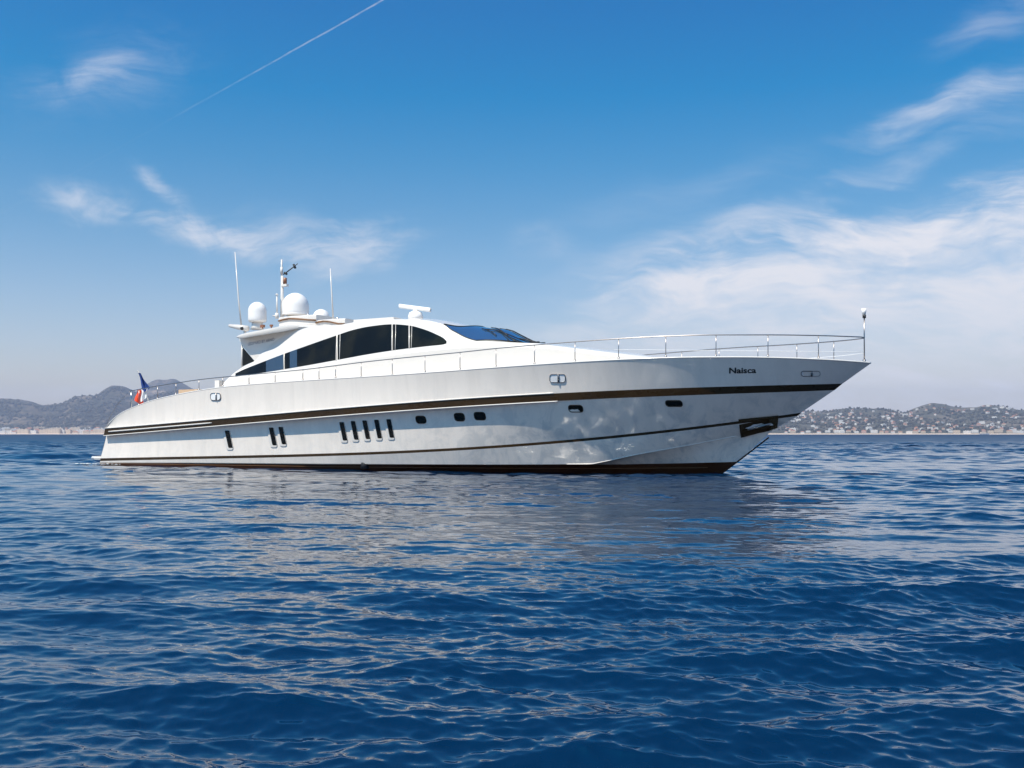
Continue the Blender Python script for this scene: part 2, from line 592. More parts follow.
def hull_pt(px, py, off=0.0):
    x, w, z = fit(px, py, hull_w)
    e = 0.02
    dwz = (hull_w(x, z + e) - hull_w(x, z - e)) / (2 * e)
    dwx = (hull_w(x + e, z) - hull_w(x - e, z)) / (2 * e)
    n = Vector((-dwx, -1, -dwz)).normalized()
    return Vector((x, -w, z)) + n * off, n


def both(b, name, m, parent, smooth=True):
    """starboard part and its port twin"""
    o = b.build(name, m, parent, smooth)
    v = [(p[0], -p[1], p[2]) for p in b.v]
    f = [tuple(reversed(q)) for q in b.f]
    return o, mk(name, v, f, m, parent, smooth)


# deck and toe rail
dk = MB()
A, B = pts(LS, 1), pts(LS, -1)
rows = []
for a, c in zip(A[:-1], B[:-1]):
    rows.append([a.lerp(c, f) + Vector((0, 0, -0.015 + 0.06 * 4 * f * (1 - f) * min(1, abs(a.y)))) for f in np.linspace(0, 1, 9)])
dk.grid(rows)
dk.build('deck', M['white'], yacht)
tb = MB().tube([p + Vector((0, 0.02, 0.0)) for p in pts(LS, 1)[:-1]], 0.028, 8)
both(tb, 'toe_rail', M['white'], yacht)

# white mouldings that edge the brown band as far as the break near the third porthole
for Lx, dz in ((L1, 0.012), (L2, -0.018)):
    P = [p + Vector((0, -0.012, dz)) for p in pts(Lx, 1)]
    P = [p for p, w in zip(P, Lx[1]) if px_of(p.x, -p.y) < 558]
    both(MB().tube(P, 0.022, 8), 'moulding', M['white'], yacht)
# louvre bar across the band at the stern
P = []
for px in np.linspace(109, 212, 24):
    p, n = hull_pt(px, (k1_py(px) + k2_py(px)) / 2, 0.02)
    P.append(p)
both(MB().tube(P, [0.03] * 22 + [0.028, 0.015], 8), 'louvre_bar', M['white'], yacht)
# spray rail on the chine
P = [p + Vector((0, -.01, 0.0)) for p in pts(LC, 1)]
P = [p for p in P if 566 < px_of(p.x, -p.y) < 738]
both(MB().tube(P, 0.013, 6), 'spray_rail', M['white'], yacht)
# stem band along the cutwater
P = []
for py in np.linspace(474.0, 437.5, 12):
    f = (474.5 - py) / (474.5 - 363)
    px = float(np.interp(py, [363, 384, 414, 438.6, 461.5, 474.5], [871.5, 842.5, 801, 767, 737.5, 720]))
    P.append(at_w(px, py, 0) + Vector((0.01, 0, 0)))
MB().tube(P, 0.025, 8).build('stem_band', M['boot'], yacht)

# swim platform
sw = MB()
o_ = [(-27.9, 2.8), (-28.5, 2.82), (-28.95, 2.6), (-29.15, 1.9), (-29.2, 0)]
o_ = o_ + [(x, -w) for x, w in reversed(o_[:-1])]
for zt, zb, shr in ((0.38, 0.22, 0),):
    n = len(o_)
    rows = [[(x, -w, zt) for x, w in o_], [(x - .03, -w * 1.01, (zt + zb) / 2) for x, w in o_], [(x, -w, zb) for x, w in o_]]
    sw.grid(rows, close=True)
    sw.f.append(tuple(range(n)))
    sw.f.append(tuple(range(3 * n - 1, 2 * n - 1, -1)))
plat = sw.build('swim_platform', M['white'], yacht, False)
MB().add([(x, -w * .97, 0.386) for x, w in o_], [tuple(range(len(o_)))]).build('teak_mat', M['teak'], plat)


# ------------------------------------------------------------------ hull openings
def outline(cx, cy, w, h, lean, r, n=5):
    """rounded rectangle in photo pixels, leaning: top shifted by -lean, bottom by +lean"""
    o = []
    for sx, sy, a0 in ((1, 1, 0), (-1, 1, 90), (-1, -1, 180), (1, -1, 270)):
        for k in range(n):
            a = R(a0 + 90 * k / (n - 1))
            x = sx * (w / 2 - r) + r * math.cos(a)
            y = sy * (h / 2 - r) + r * math.sin(a)
            o.append((cx + x + lean * y / (h / 2), cy + y))
    return o


def opening(name, cx, cy, w, h, lean, r, m, bezel=None, bz=1.2, shift=(0, 0), proud=.008):
    o = [hull_pt(x, y, 0.0) for x, y in outline(cx, cy, w, h, lean, r)]
    pl = MB().plate([p for p, n in o], Vector(o[0][1]), proud)
    a, b = both(pl, name, m, yacht, False)
    if bezel:
        k = len(o)
        o2 = [hull_pt(x, y, 0.0) for x, y in outline(cx + shift[0], cy + shift[1], w + bz * 2, h + bz * 2, lean, r + bz)]
        fr = MB()
        n = Vector(o[0][1])
        rows = [[p - n * .01 for p, _ in o2], [p + n * (proud + .012) for p, _ in o2], [p + n * (proud + .016) for p, _ in o], [p for p, _ in o]]
        fr.grid(rows, close=True, flip=True)
        for par, s in ((a, 1), (b, -1)):
            v = [(p[0], p[1] * s, p[2]) for p in fr.v]
            f = fr.f if s > 0 else [tuple(reversed(q)) for q in fr.f]
            mk('frame', v, f, bezel, par, False)
    return a, b


for cx, cy, hh in ((229.2, 439.2, 17.5), (273.2, 436.4, 18), (282.7, 435.6, 17.5), (343.7, 431.3, 18.6), (355.0, 430.4, 18.8), (366.6, 429.7, 18.8), (378.4, 429.0, 18.8), (390.6, 428.4, 18.8)):
    opening('slot_window', cx, cy, 4.7, hh, 1.9, 0.9, M['glass'], M['white'], 1.1, (-1.0, 0.8))
for cx, cy, w, h in ((421, 419.6, 9, 6.6), (459.6, 417, 9.2, 7), (480, 416, 10.4, 7), (575.8, 408.5, 13.5, 6), (674, 403.3, 16, 5)):
    opening('porthole', cx, cy, w, h, 0.8, 2.2, M['glass'], M['brown'], 0.7)
for cx, cy, w, h in ((215.6, 396.6, 9.5, 6.6), (557.6, 378.2, 15, 7.6), (810.5, 373.4, 18.5, 4.6)):
    a, b = opening('fairlead', cx, cy, w, h, 0, 2.2, M['flagwhite'], M['rail'], 0.5)
    q = hull_pt(cx + 1.0, cy, 0.03)[0]
    MB().tube([hull_pt(cx + 1.0, cy - h / 2, .03)[0], q, hull_pt(cx + 1.0, cy + h / 2, .03)[0]], 0.03, 6).build('fairlead_pin', M['rail'], a)

# drain ring on the boot stripe
p, n = hull_pt(365, 464.6, 0.02)
MB().lathe(p, [(.01, -.14), (.16, -.14), (.16, .1), (.10, .14), (.01, .1)], 14).build('drain_outlet', M['dark'], yacht)

# anchor pocket
oc = [(738.2, 418.6), (778.4, 414.8), (777.4, 428.4), (765, 431.8), (740.8, 438.2), (741, 425), (738.6, 424)]
pk = [hull_pt(x, y) for x, y in oc]
nrm = pk[2][1]
rows = []
for k in np.linspace(0, 1, 7):
    rows.append([hull_pt(x0 + (x1 - x0) * k, y0 + (y1 - y0) * k, .03)[0] for x0, y0, x1, y1 in zip(np.linspace(738.2, 778.4, 13), np.linspace(418.8, 414.9, 13), np.linspace(740.8, 777.2, 13), np.linspace(438.0, 428.2, 13))])
pocket = MB().grid(rows).build('anchor_pocket', M['pocket'], yacht, False)
oi = [(744.5, 428.4), (750, 426.4), (753, 424.6), (757, 424.2), (761, 423.4), (765, 424.6), (771.5, 423.8), (772.6, 425.2), (764, 426.6), (751, 428.8)]
sh = [hull_pt(x, y)[0] for x, y in oi]
anchor = MB().plate([p + nrm * .06 for p in sh], nrm, .05).build('anchor', M['galv'], pocket, False)
fr = MB()
for a_, b_ in (((742, 430.2), (774.5, 425.4)), ((739.5, 420.5), (778, 416.4)), ((742.2, 424), (743, 436)), ((774.6, 416.4), (774.8, 426.5))):
    fr.tube([hull_pt(*a_, .035)[0], hull_pt(*b_, .035)[0]], 0.04, 6)
fr.build('pocket_rim', M['pocket'], pocket)
fl = MB()
fl.tube([hull_pt(747, 428, .09)[0], hull_pt(757, 424.5, .12)[0], hull_pt(771, 423.4, .10)[0]], [.03, .045, .02], 8)
fl.build('anchor_stock', M['rail'], pocket)


# ------------------------------------------------------------------ lettering
def lettering(name, txt, x0, y0, x1, y1, cap, wf, off, m, bold=0.0, extra=1.0):
    """letters laid on the surface: baseline runs from (x0,y0) to (x1,y1)"""
    cu = bpy.data.curves.new('text', 'FONT')
    cu.body = txt
    cu.offset = bold
    cu.resolution_u = 4
    to = bpy.data.objects.new('text', cu)
    col.objects.link(to)
    dg = bpy.context.evaluated_depsgraph_get()
    me = to.evaluated_get(dg).to_mesh()
    vs = [v.co.copy() for v in me.vertices]
    fs = [tuple(p.vertices) for p in me.polygons]
    to.evaluated_get(dg).to_mesh_clear()
    bpy.data.objects.remove(to)
    bpy.data.curves.remove(cu)
    mx = max(v.x for v in vs)
    mn = min(v.x for v in vs)
    cp = 0.69
    out = []
    for v in vs:
        f = (v.x - mn) / (mx - mn)
        px, py = x0 + (x1 - x0) * f, y0 + (y1 - y0) * f - v.y / cp * cap
        x, w, z = fit(px, py, wf)
        out.append((x, -w - off, z))
    return mk(name, out, fs, m, yacht, False)


lettering('name_lettering', 'Naisca', 729.2, 373.3, 756.3, 372.9, 5.4, hull_w, 0.008, M['letter'], 0.028)

# ------------------------------------------------------------------ cabin
wB = curve([(-22, 2.3), (-18, 2.48), (-14, 2.52), (-10, 2.42), (-8, 2.22), (-6, 1.86), (-4, 1.35), (-2.5, .8), (-1.7, .4)])
wT = curve([(-22, 2.15), (-18, 1.95), (-14, 1.82), (-10.2, 1.75), (-9.3, 1.90), (-8.5, 2.04), (-7.1, 1.88), (-6, 1.62), (-4, 1.08), (-2.5, .55), (-1.7, .2)])
T_py = curve([(221, 387.4), (224, 382.6), (230, 376.6), (236, 371.4), (245, 365.8), (255, 360.6), (262, 352), (280, 338), (300, 327), (320, 325.6), (338, 325), (350, 323), (362, 321), (380, 320), (400, 319.4), (415, 319.6), (430, 321), (443, 324.4), (452, 330.6), (476, 341.2), (500, 342.2), (520, 342.8), (537, 343.4), (548, 345), (579, 348.8), (618, 353.4), (650, 357.6), (665, 359.5)])
G_py = curve([(221, 388), (236, 380), (300, 370), (370, 358), (445, 349), (480, 346.6), (537, 347.5), (579, 352), (618, 356), (665, 361)])
crown = curve([(-22, .04), (-19, .05), (-16, .07), (-14, .12), (-12, .17), (-10.2, .12), (-9.4, .42), (-8.5, .60), (-8.0, .40), (-7.5, .16), (-7.1, .05), (-6, .09), (-3, .08), (-1.7, .05)])
deck_z = lambda x: np.interp(x, LS[0], LS[2])


def cab(x):
    """section of the cabin at x: base, ledge, shoulder"""
    b, t = float(wB(x)), float(wT(x))
    zd = float(deck_z(x)) - 0.05
    zt = float(z_of(x, t, T_py(px_of(x, t))))
    zg = float(z_of(x, b, G_py(px_of(x, b))))
    zt = max(zt, zd + .03)
    zg = min(max(zg, zd + .01), zt - .02)
    return b, t, zd, zg, zt


def side_w(x, z):
    b, t, zd, zg, zt = cab(x)
    g0 = b - .09
    if z < zg:
        return b
    if zt - zg < 0.35:
        # thin part of the cabin: keep the side's usual lean
        return g0 - (z - zg) * 0.28
    return g0 + (t - g0) * (z - zg) / (zt - zg)


x_aft = x_of(222.5, 2.2)
x_end = x_of(662, .45)
xs_list = np.concatenate([np.linspace(x_aft, x_of(300, 1.9), 50), np.linspace(x_of(300, 1.9), x_of(440, 1.75), 50)[1:], np.linspace(x_of(440, 1.75), -7.0, 50)[1:], np.linspace(-7.0, x_end, 50)[1:]])
rows = []
for x in xs_list:
    b, t, zd, zg, zt = cab(x)
    c = float(crown(x))
    half = [(b, zd - .1), (b, (zd + zg) / 2), (b, zg - .02), (b - .02, zg), (b - .09, zg + .015)]
    for f in np.linspace(0, 1, 10)[1:]:
        half.append((b - .09 + (t - b + .09) * f, zg + .015 + (zt - zg - .015) * f))
    for f in np.linspace(0, 1, 13)[1:]:
        u = 1 - f
        half.append((t * u, zt + c * (1 - u ** 2.0)))
    rows.append([Vector((x, -w, z)) for w, z in half] + [Vector((x, w, z)) for w, z in reversed(half[:-1])])
cb_ = MB()
n0 = len(rows[0])
cb_.grid(rows, flip=True)
cb_.f.append(tuple(range(n0 - 1, -1, -1)))
cabin = cb_.build('cabin', M['white'], yacht)
# soft edges stay crisp where they should
for pl_ in cabin.data.polygons:
    pl_.use_smooth = True
cabin.data.set_sharp_from_angle(angle=R(32))
hull.data.set_sharp_from_angle(angle=R(28))


def side_pt(px, py, off=0.0):
    x, w, z = fit(px, py, side_w)
    e = .05
    dwz = (side_w(x, z + e) - side_w(x, z - e)) / (2 * e)
    return Vector((x, -w, z)) + Vector((0, -1, -dwz)).normalized() * off


# long arched side window, pane by pane
win_top = curve([(235.5, 373.6), (245, 369.2), (255, 365.2), (283, 354.4), (310, 344.8), (337, 335.4), (353.5, 330), (371, 326.4), (392, 324.4), (409, 325.6), (425, 329.8), (436.5, 334.6), (444, 338.6), (446.8, 341.4)])
win_bot = curve([(235.5, 376.8), (270, 371.6), (300, 366.6), (337, 360), (370, 354), (392, 350.6), (409, 348.4), (430, 346), (443, 344.7), (446.8, 343.6)])


def pane(x0, x1, m, name='window', off=0.014):
    n = max(4, int((x1 - x0) / 3))
    xs = np.linspace(x0, x1, n + 1)
    nr = 5
    rows = [[side_pt(x, float(win_top(x) + (win_bot(x) - win_top(x)) * k / nr), off) for x in xs] for k in range(nr + 1)]
    b = MB()
    b.grid(rows)
    # rim back to the cabin side
    for r in (rows[0], rows[-1], [q[0] for q in rows], [q[-1] for q in rows]):
        b.grid([r, [p + Vector((0, .03, 0)) for p in r]])
    return both(b, name, m, yacht, True)


pane(235.6, 266.2, M['glass'])
pane(266.2, 283.5, M['glass_sky'])
pane(284.9, 290, M['glass'])
pane(290, 297.2, M['glass_sky'])
pane(297.2, 336.2, M['glass'])
pane(337.8, 391.6, M['glass'])
pane(393.0, 408.6, M['glass'])
pane(410.0, 446.6, M['glass'])


def mull(x0, x1, w=2.0, m='white', off=.02, name='window_post'):
    b = MB()
    y0, y1 = float(win_top((x0 + x1) / 2)) - .4, float(win_bot((x0 + x1) / 2)) + .4
    b.tube([side_pt(x0, y0, off), side_pt((x0 + x1) / 2, (y0 + y1) / 2, off), side_pt(x1, y1, off)], w * .011, 6)
    both(b, name, M[m], yacht)


mull(284.6, 284.0, 1.6)
mull(337.2, 336.4, 2.0)
mull(392.4, 392.2, 1.8)
mull(409.4, 409.3, 1.8)
# curtain edges and inner frames just behind three of the posts
for x in (340.0, 395.6, 411.8):
    mull(x + .3, x - .3, 1.0, 'white', .012, 'inner_frame')

# windscreen: raked glass wrapped round the front
top_e = [(-10.12, 1.74), (-9.85, 1.2), (-9.6, .6), (-9.5, 0)]
bot_e = [(-8.5, 2.02), (-7.9, 1.84), (-7.4, 1.5), (-7.15, .8), (-7.1, 0)]


def plan(edge, f):
    w = edge[0][1] * (1 - f)
    return float(np.interp(w, [e[1] for e in reversed(edge)], [e[0] for e in reversed(edge)])), w


def roof_z(x, w):
    b, t, zd, zg, zt = cab(x)
    u = min(1.0, abs(w) / t)
    return zt + float(crown(x)) * (1 - u ** 2)


def screen_pt(f, k, off=.02):
    x0, w0 = plan(top_e, f)
    x1, w1 = plan(bot_e, f)
    x, w = x0 + (x1 - x0) * k, w0 + (w1 - w0) * k
    return Vector((x, -w, roof_z(x, w) + off))


rows = []
for k in np.linspace(0, 1, 22):
    r = [screen_pt(f, k) for f in np.linspace(0, 1, 18)]
    rows.append(r + [Vector((p.x, -p.y, p.z)) for p in reversed(r[:-1])])
ws = MB().grid(rows)
screen = ws.build('windscreen', M['screen'], yacht)
bd = MB()
for k in (0, 1):
    r = [screen_pt(f, k, .025) for f in np.linspace(0, 1, 18)]
    bd.tube(r + [Vector((p.x, -p.y, p.z)) for p in reversed(r[:-1])], 0.022, 6)
for s in (1, -1):
    bd.tube([Vector((p.x, p.y * s, p.z)) for p in [screen_pt(0, k, .02) for k in np.linspace(0, 1, 14)]], 0.016, 6)
bd.build('windscreen_seal', M['dark'], screen)
for f0, f1, s in ((.35, .72, 1), (.9, .45, 1), (.4, .85, -1)):
    b = MB()
    q = [screen_pt(f0 + (f1 - f0) * k, 1.02 - .62 * k, .06) for k in np.linspace(0, 1, 7)]
    bl = [screen_pt(f1 - .14 + .2 * k, .30 + .42 * (1 - k), .05) for k in np.linspace(0, 1, 6)]
    q = [Vector((p.x, p.y * s, p.z)) for p in q]
    bl = [Vector((p.x, p.y * s, p.z)) for p in bl]
    b.tube(q, .022, 6)
    b.tube(bl, .018, 6)
    b.build('wiper', M['dark'], screen)
for yy in (-.35, .1):
    MB().box((-6.95, yy, roof_z(-6.95, yy) + .05), (.30, .12, .12)).tube([(-6.95, yy, roof_z(-6.95, yy) + .08), (-7.5, yy - .25, roof_z(-7.5, yy) + .10)], .025, 6).build('wiper_motor', M['dark'], screen, False)

# ------------------------------------------------------------------ arch and hardtop
lowE = [(254.6, 361.0), (262, 352.2), (271, 345), (280, 338.2), (290, 332), (300, 327.2)]
uppE = [(254.6, 360.8), (248.5, 353.4), (243, 346.6), (240, 341), (239.4, 338.4), (300, 325.0)]


def along(pl_, f):
    d = [0]
    for a_, b_ in zip(pl_, pl_[1:]):
        d.append(d[-1] + math.hypot(b_[0] - a_[0], b_[1] - a_[1]))
    t = f * d[-1]
    return float(np.interp(t, d, [p[0] for p in pl_])), float(np.interp(t, d, [p[1] for p in pl_]))


def arch_w(x, z):
    return float(wT(x)) - .05 * (z - cab(x)[4])


def arch_pt(px, py, off=0.0):
    x, w, z = fit(px, py, arch_w)
    return Vector((x, -w - off, z))


rows_o = []
for f in np.linspace(0, 1, 40):
    lo, up = along(lowE, f), along(uppE, f)
    a_, b_ = side_pt(lo[0], lo[1] + 1.2, -.02), arch_pt(*up)
    rows_o.append([a_.lerp(b_, k) for k in np.linspace(0, 1, 8)])
ar = MB().grid(rows_o)
ar.grid([[p + Vector((0, .16, 0)) for p in r] for r in rows_o], flip=True)
ar.grid([[r[-1] for r in rows_o], [r[-1] + Vector((0, .16, 0)) for r in rows_o]])
ar.grid([[r[0] for r in rows_o], [r[0] + Vector((0, .16, 0)) for r in rows_o]], flip=True)
both(ar, 'arch_leg', M['white'], yacht)
tri = [arch_pt(242.6, 347.6, -.03), arch_pt(254.2, 361.2, -.03), arch_pt(248, 363.6, -.03), arch_pt(242.4, 366.2, -.03)]
both(MB().plate(tri, (0, -1, 0), .02), 'aft_window', M['glass'], yacht, False)
both(MB().tube([arch_pt(241.4, 343, -.03), arch_pt(241.3, 367.5, -.03)], .03, 8), 'window_pillar', M['white'], yacht)

wg_w = curve([(236, 2.30), (242, 2.48), (262, 2.48), (283, 2.25), (300, 2.0), (318, 1.82)])
wg_t = curve([(236, 336.2), (238, 334.8), (250, 331.6), (262, 329.2), (274, 327), (283, 325), (300, 324.2), (318, 325.4)])
wg_b = curve([(236, 337.4), (238.5, 338.4), (255, 335.8), (279, 332), (300, 328.6), (318, 328)])
rows = []
for px in np.linspace(236.3, 317, 34):
    w = float(wg_w(px))
    x = float(x_of(px, w))
    zt, zb = float(z_of(x, w, wg_t(px))), float(z_of(x, w, wg_b(px)))
    half = [(0, zb + .10), (w * .6, zb + .10), (w - .28, zb + .05), (w - .05, zb), (w, (zb * .6 + zt * .4)), (w - .03, zt - .02), (w - .12, zt), (w * .7, zt + .05), (w * .35, zt + .09), (0, zt + .10)]
    # the aft edge is swept: the middle of the hardtop reaches a little farther aft
    sw_ = .5 if px < 290 else 0
    rows.append([Vector((x - sw_ * (1 - (a_ / w) ** 2) * (px < 250), -a_, z)) for a_, z in half] + [Vector((x - sw_ * (1 - (a_ / w) ** 2) * (px < 250), a_, z)) for a_, z in reversed(half[1:-1])])
hd = MB().grid(rows, close=True, flip=True)
hd.f.append(tuple(range(len(rows[0]))))
hard = hd.build('hardtop', M['white'], yacht)
hard.data.set_sharp_from_angle(angle=R(50))
lettering('arch_lettering', 'LEOPARD BY ARNO', 248.2, 345.6, 274.6, 340.6, 2.9, arch_w, 0.014, M['letter_grey'], 0.01)


# plinths under the domes; each foot's recess shade laid in as a brown strip
def plinth(px0, px1, w0, w1, t_, bpts, name):
    xa, xb = float(x_of(px0, w0)), float(x_of(px1, w0))
    zt = float(z_of((xa + xb) / 2, w0, t_))
    n = 7
    f_ = np.linspace(0, 1, n)
    foot = curve(bpts)
    rows = []
    for f in f_:
        x = xa + (xb - xa) * f
        k = 1 - .12 * abs(2 * f - 1) ** 3
        zf = float(z_of(x, w0 * k, foot(px_of(x, w0 * k))))
        rows.append([Vector((x, -(w0 - .03) * k, zf - .45)), Vector((x, -(w0 - .03) * k, zf - .02)), Vector((x, -w0 * k, zf)), Vector((x, -w0 * k, zt - .04)), Vector((x, -(w0 - .06) * k, zt)), Vector((x, w1 * k, zt)), Vector((x, (w1 + .06) * k, zf)), Vector((x, (w1 + .03) * k, zf - .45))])
    b = MB().grid(rows, flip=True)
    m_ = len(rows[0])
    b.f.append(tuple(range(m_)))
    b.f.append(tuple(range(len(b.v) - 1, len(b.v) - m_ - 1, -1)))
    o = b.build(name, M['white'], hard, False)
    MB().tube([r[2] + Vector((0, -.012, 0.0)) for r in rows], .035, 6).build('foot_shade', M['teak'], hard)
    return zt


z1 = plinth(276.5, 314, 1.10, .9, 315.6, [(275, 322), (290, 318.6), (313, 320.2)], 'dome_plinth')
z2 = plinth(314, 343, 1.05, .9, 319.0, [(313, 323.6), (324, 321.2), (340, 324.0)], 'dome_plinth')


# ------------------------------------------------------------------ masthead gear
def dome(px, w, wpx, top, bot, base=None, neck=True):
    """radome: measured width, top and bottom rows at half-breadth w"""
    x = float(x_of(px, w))
    Y = BY - x * ST - w * CT
    r = wpx / 2 / FOC * Y
    zt, zb = float(z_of(x, w, top)), float(z_of(x, w, bot))
    h = zt - zb
    hs = max(0.0, h - r * 1.02)
    prof = [(0.02, 0), (r * .86, 0), (r * .95, .03), (r, .09)] + [(r * (1.0 + .0), hs * f) for f in (.5, 1)] if hs > .2 else [(0.02, 0), (r * .9, 0), (r * .97, .05)]
    for k in range(1, 13):
        a_ = k / 12 * math.pi / 2
        prof.append((max(r * math.cos(a_), .004), hs + (h - hs) * math.sin(a_)))
    if hs <= .2:
        prof = [q for q in prof if q[1] >= 0]
    o = MB().lathe((x, -w, zb), prof, 32).build('radome', M['dome'], yacht)
    if neck:
        MB().lathe((x, -w, zb - base), [(.01, 0), (r * .75, 0), (r * .62, base * .4), (r * .6, base), (.01, base)], 24).build('radome_base', M['white'], o)
    return x, zb, r, o


dome(257.4, .9, 18.2, 302, 322.2, .32)
xd, zd_, rd, od = dome(295.6, 0.0, 26.4, 293, 315.8, .12)
MB().lathe((xd, 0, zd_ + .06), [(rd * 1.012, -.03), (rd * 1.03, 0), (rd * 1.012, .03)], 32).build('seam_ring', M['dome'], od)
dome(321.3, .1, 16.8, 309.2, 320.0, .10)

# mast with wind sensor, lamp and horn
mx = float(x_of(282.2, .35))
mY = BY - mx * ST - .35 * CT


def mz(py):
    return float(z_of(mx, .35, py))


mast = MB().tube([(mx, -.35, mz(319)), (mx, -.35, mz(300)), (mx, -.35, mz(276))], [.085, .075, .06], 10).build('mast', M['white'], yacht)
MB().tube([(mx - .03, -.35, mz(277)), (mx - .03, -.35, mz(259.6))], .038, 8).tube([(mx - .03, -.35, mz(274)), (mx - .03, -.35, mz(267))], .06, 8).build('mast_top', M['white'], mast)
q0, q1 = at_w(283.4, 274.6, .35), at_w(294.6, 266.2, .35)
sens = MB().tube([q0, q0.lerp(q1, .25), q1], .024, 6)
sens.tube([q1, at_w(297.6, 263.6, .35)], .016, 6).tube([at_w(293.6, 264.4, .35), at_w(295.4, 268.2, .35)], .05, 6).tube([at_w(284.5, 272.6, .35), at_w(286.8, 274.2, .35)], .05, 6)
sens.build('wind_sensor', M['dark'], mast)
c_ = at_w(285.2, 281, .35)
MB().lathe(c_, [(.01, -.13), (.075, -.13), (.075, .13), (.01, .15)], 12).build('mast_lamp', M['lamp'], mast)
c_ = at_w(285, 285.4, .35)
MB().box(c_, (.30, .16, .1)).build('lamp_bracket', M['white'], mast, False)
# short aerial with a ball tip
a0 = at_w(276.9, 318.5, .6)
a1 = at_w(276.9, 293.8, .6)
MB().tube([a0, a0.lerp(a1, .22)], .075, 8).tube([a0.lerp(a1, .22), a0.lerp(a1, .9)], .032, 8).tube([a0.lerp(a1, .93), a1], .055, 8).tube([a0.lerp(a1, .12) - Vector((.22, 0, 0)), a0.lerp(a1, .12)], .03, 6).build('short_aerial', M['white'], yacht)
for q in (((241.2, 325, 1.5), (238.6, 300, 1.5), (235.0, 252, 1.5)), ((333.2, 319.5, .6), (331.8, 295, .6), (330.3, 268.5, .6))):
    MB().tube([at_w(*q[0]), at_w(*q[1]), at_w(*q[2])], [.036, .03, .018], 8).build('whip_aerial', M['white'], yacht)
# searchlight bar at the aft lip
c0, c1 = at_w(229.5, 325.6, 1.6), at_w(247.5, 328.6, 1.6)
hb2 = MB().tube([c0, c0.lerp(c1, .5), c1], [.07, .11, .13], 10)
hb2.tube([c1 + Vector((-.15, 0, -.1)), c1 + Vector((-.15, 0, -.28))], .06, 8)
sb = hb2.build('light_bar', M['white'], yacht)
c_ = at_w(242.3, 328.4, 1.72)
MB().tube([c_ + Vector((0, .10, 0)), c_ + Vector((0, -.05, 0))], .075, 10).build('lens', M['dark'], sb)
for px, py, s in ((262.6, 326.2, .11), (271.4, 325.6, .08)):
    MB().box(at_w(px, py, 1.6), (s * 1.6, s, s)).tube([at_w(px, py, 1.6), at_w(px, py + 2.5, 1.6)], .03, 6).build('horn', M['lamp'], yacht, False)
for px, py, w in ((307.3, 315.4, 1.0), (336.5, 319.0, .95)):
    MB().tube([at_w(px, py + 1.5, w), at_w(px + 1.2, py - 1.2, w)], .045, 8).build('deck_lamp', M['steel'], yacht)
# open-array radar on the roof
rc = at_w(415.6, 317.6, .3)
rad = MB().lathe(rc, [(.01, -.1), (.30, -.1), (.30, .06), (.25, .2), (.12, .26), (.09, .32), (.01, .32)], 20).build('radar_pedestal', M['dome'], yacht)
r0, r1 = at_w(399.4, 306.0, .3), at_w(430.6, 310.0, .3)
dv = (r1 - r0)
wd_ = Vector((-dv.y, dv.x, 0)).normalized() * .07
up_ = Vector((0, 0, .085))
rb = MB()
rows = []
for f in (0, .02, .5, .98, 1):
    p = r0.lerp(r1, f)
    k = .75 if f in (0, 1) else 1
    rows.append([p + wd_ * a_ * k + up_ * b_ * k for a_, b_ in ((1, .7), (.7, 1), (-.7, 1), (-1, .7), (-1, -.7), (-.7, -1), (.7, -1), (1, -.7))])
rb.grid(rows, close=True)
rb.f += [tuple(range(8)), tuple(range(39, 31, -1))]
rb.build('radar_bar', M['dome'], rad)
# low hatch on the roof above the long pane
h0, h1 = at_w(352, 320.0, 1.2), at_w(392, 317.8, 1.2)
hm = (h0 + h1) / 2
MB().box((hm.x, 0, hm.z - .02), ((h1 - h0).x, 2.2, .10)).build('roof_hatch', M['white'], yacht, False)

# ------------------------------------------------------------------ guard rails
rail_py = curve([(129.8, 391.2), (150, 387.3), (175, 383.3), (200, 379.6), (240, 375.6), (300, 370), (370, 361.4), (400, 358.2), (460, 352.4), (497, 348.4), (535, 345), (575, 341.8), (620, 338.6), (665, 336.2), (716, 334.9), (768, 334.9), (818, 335.6), (866, 337.2)])
w_deck = curve(T_D)
rail_w = lambda x: max(0.0, float(w_deck(max(0, xs_tip - x))) - .11)


def rail_pt(px, py):
    w = 2.5
    for _ in range(30):
        x = float(x_of(px, w))
        w = .5 * w + .5 * rail_w(x)
    return Vector((x, -w, float(z_of(x, w, py))))


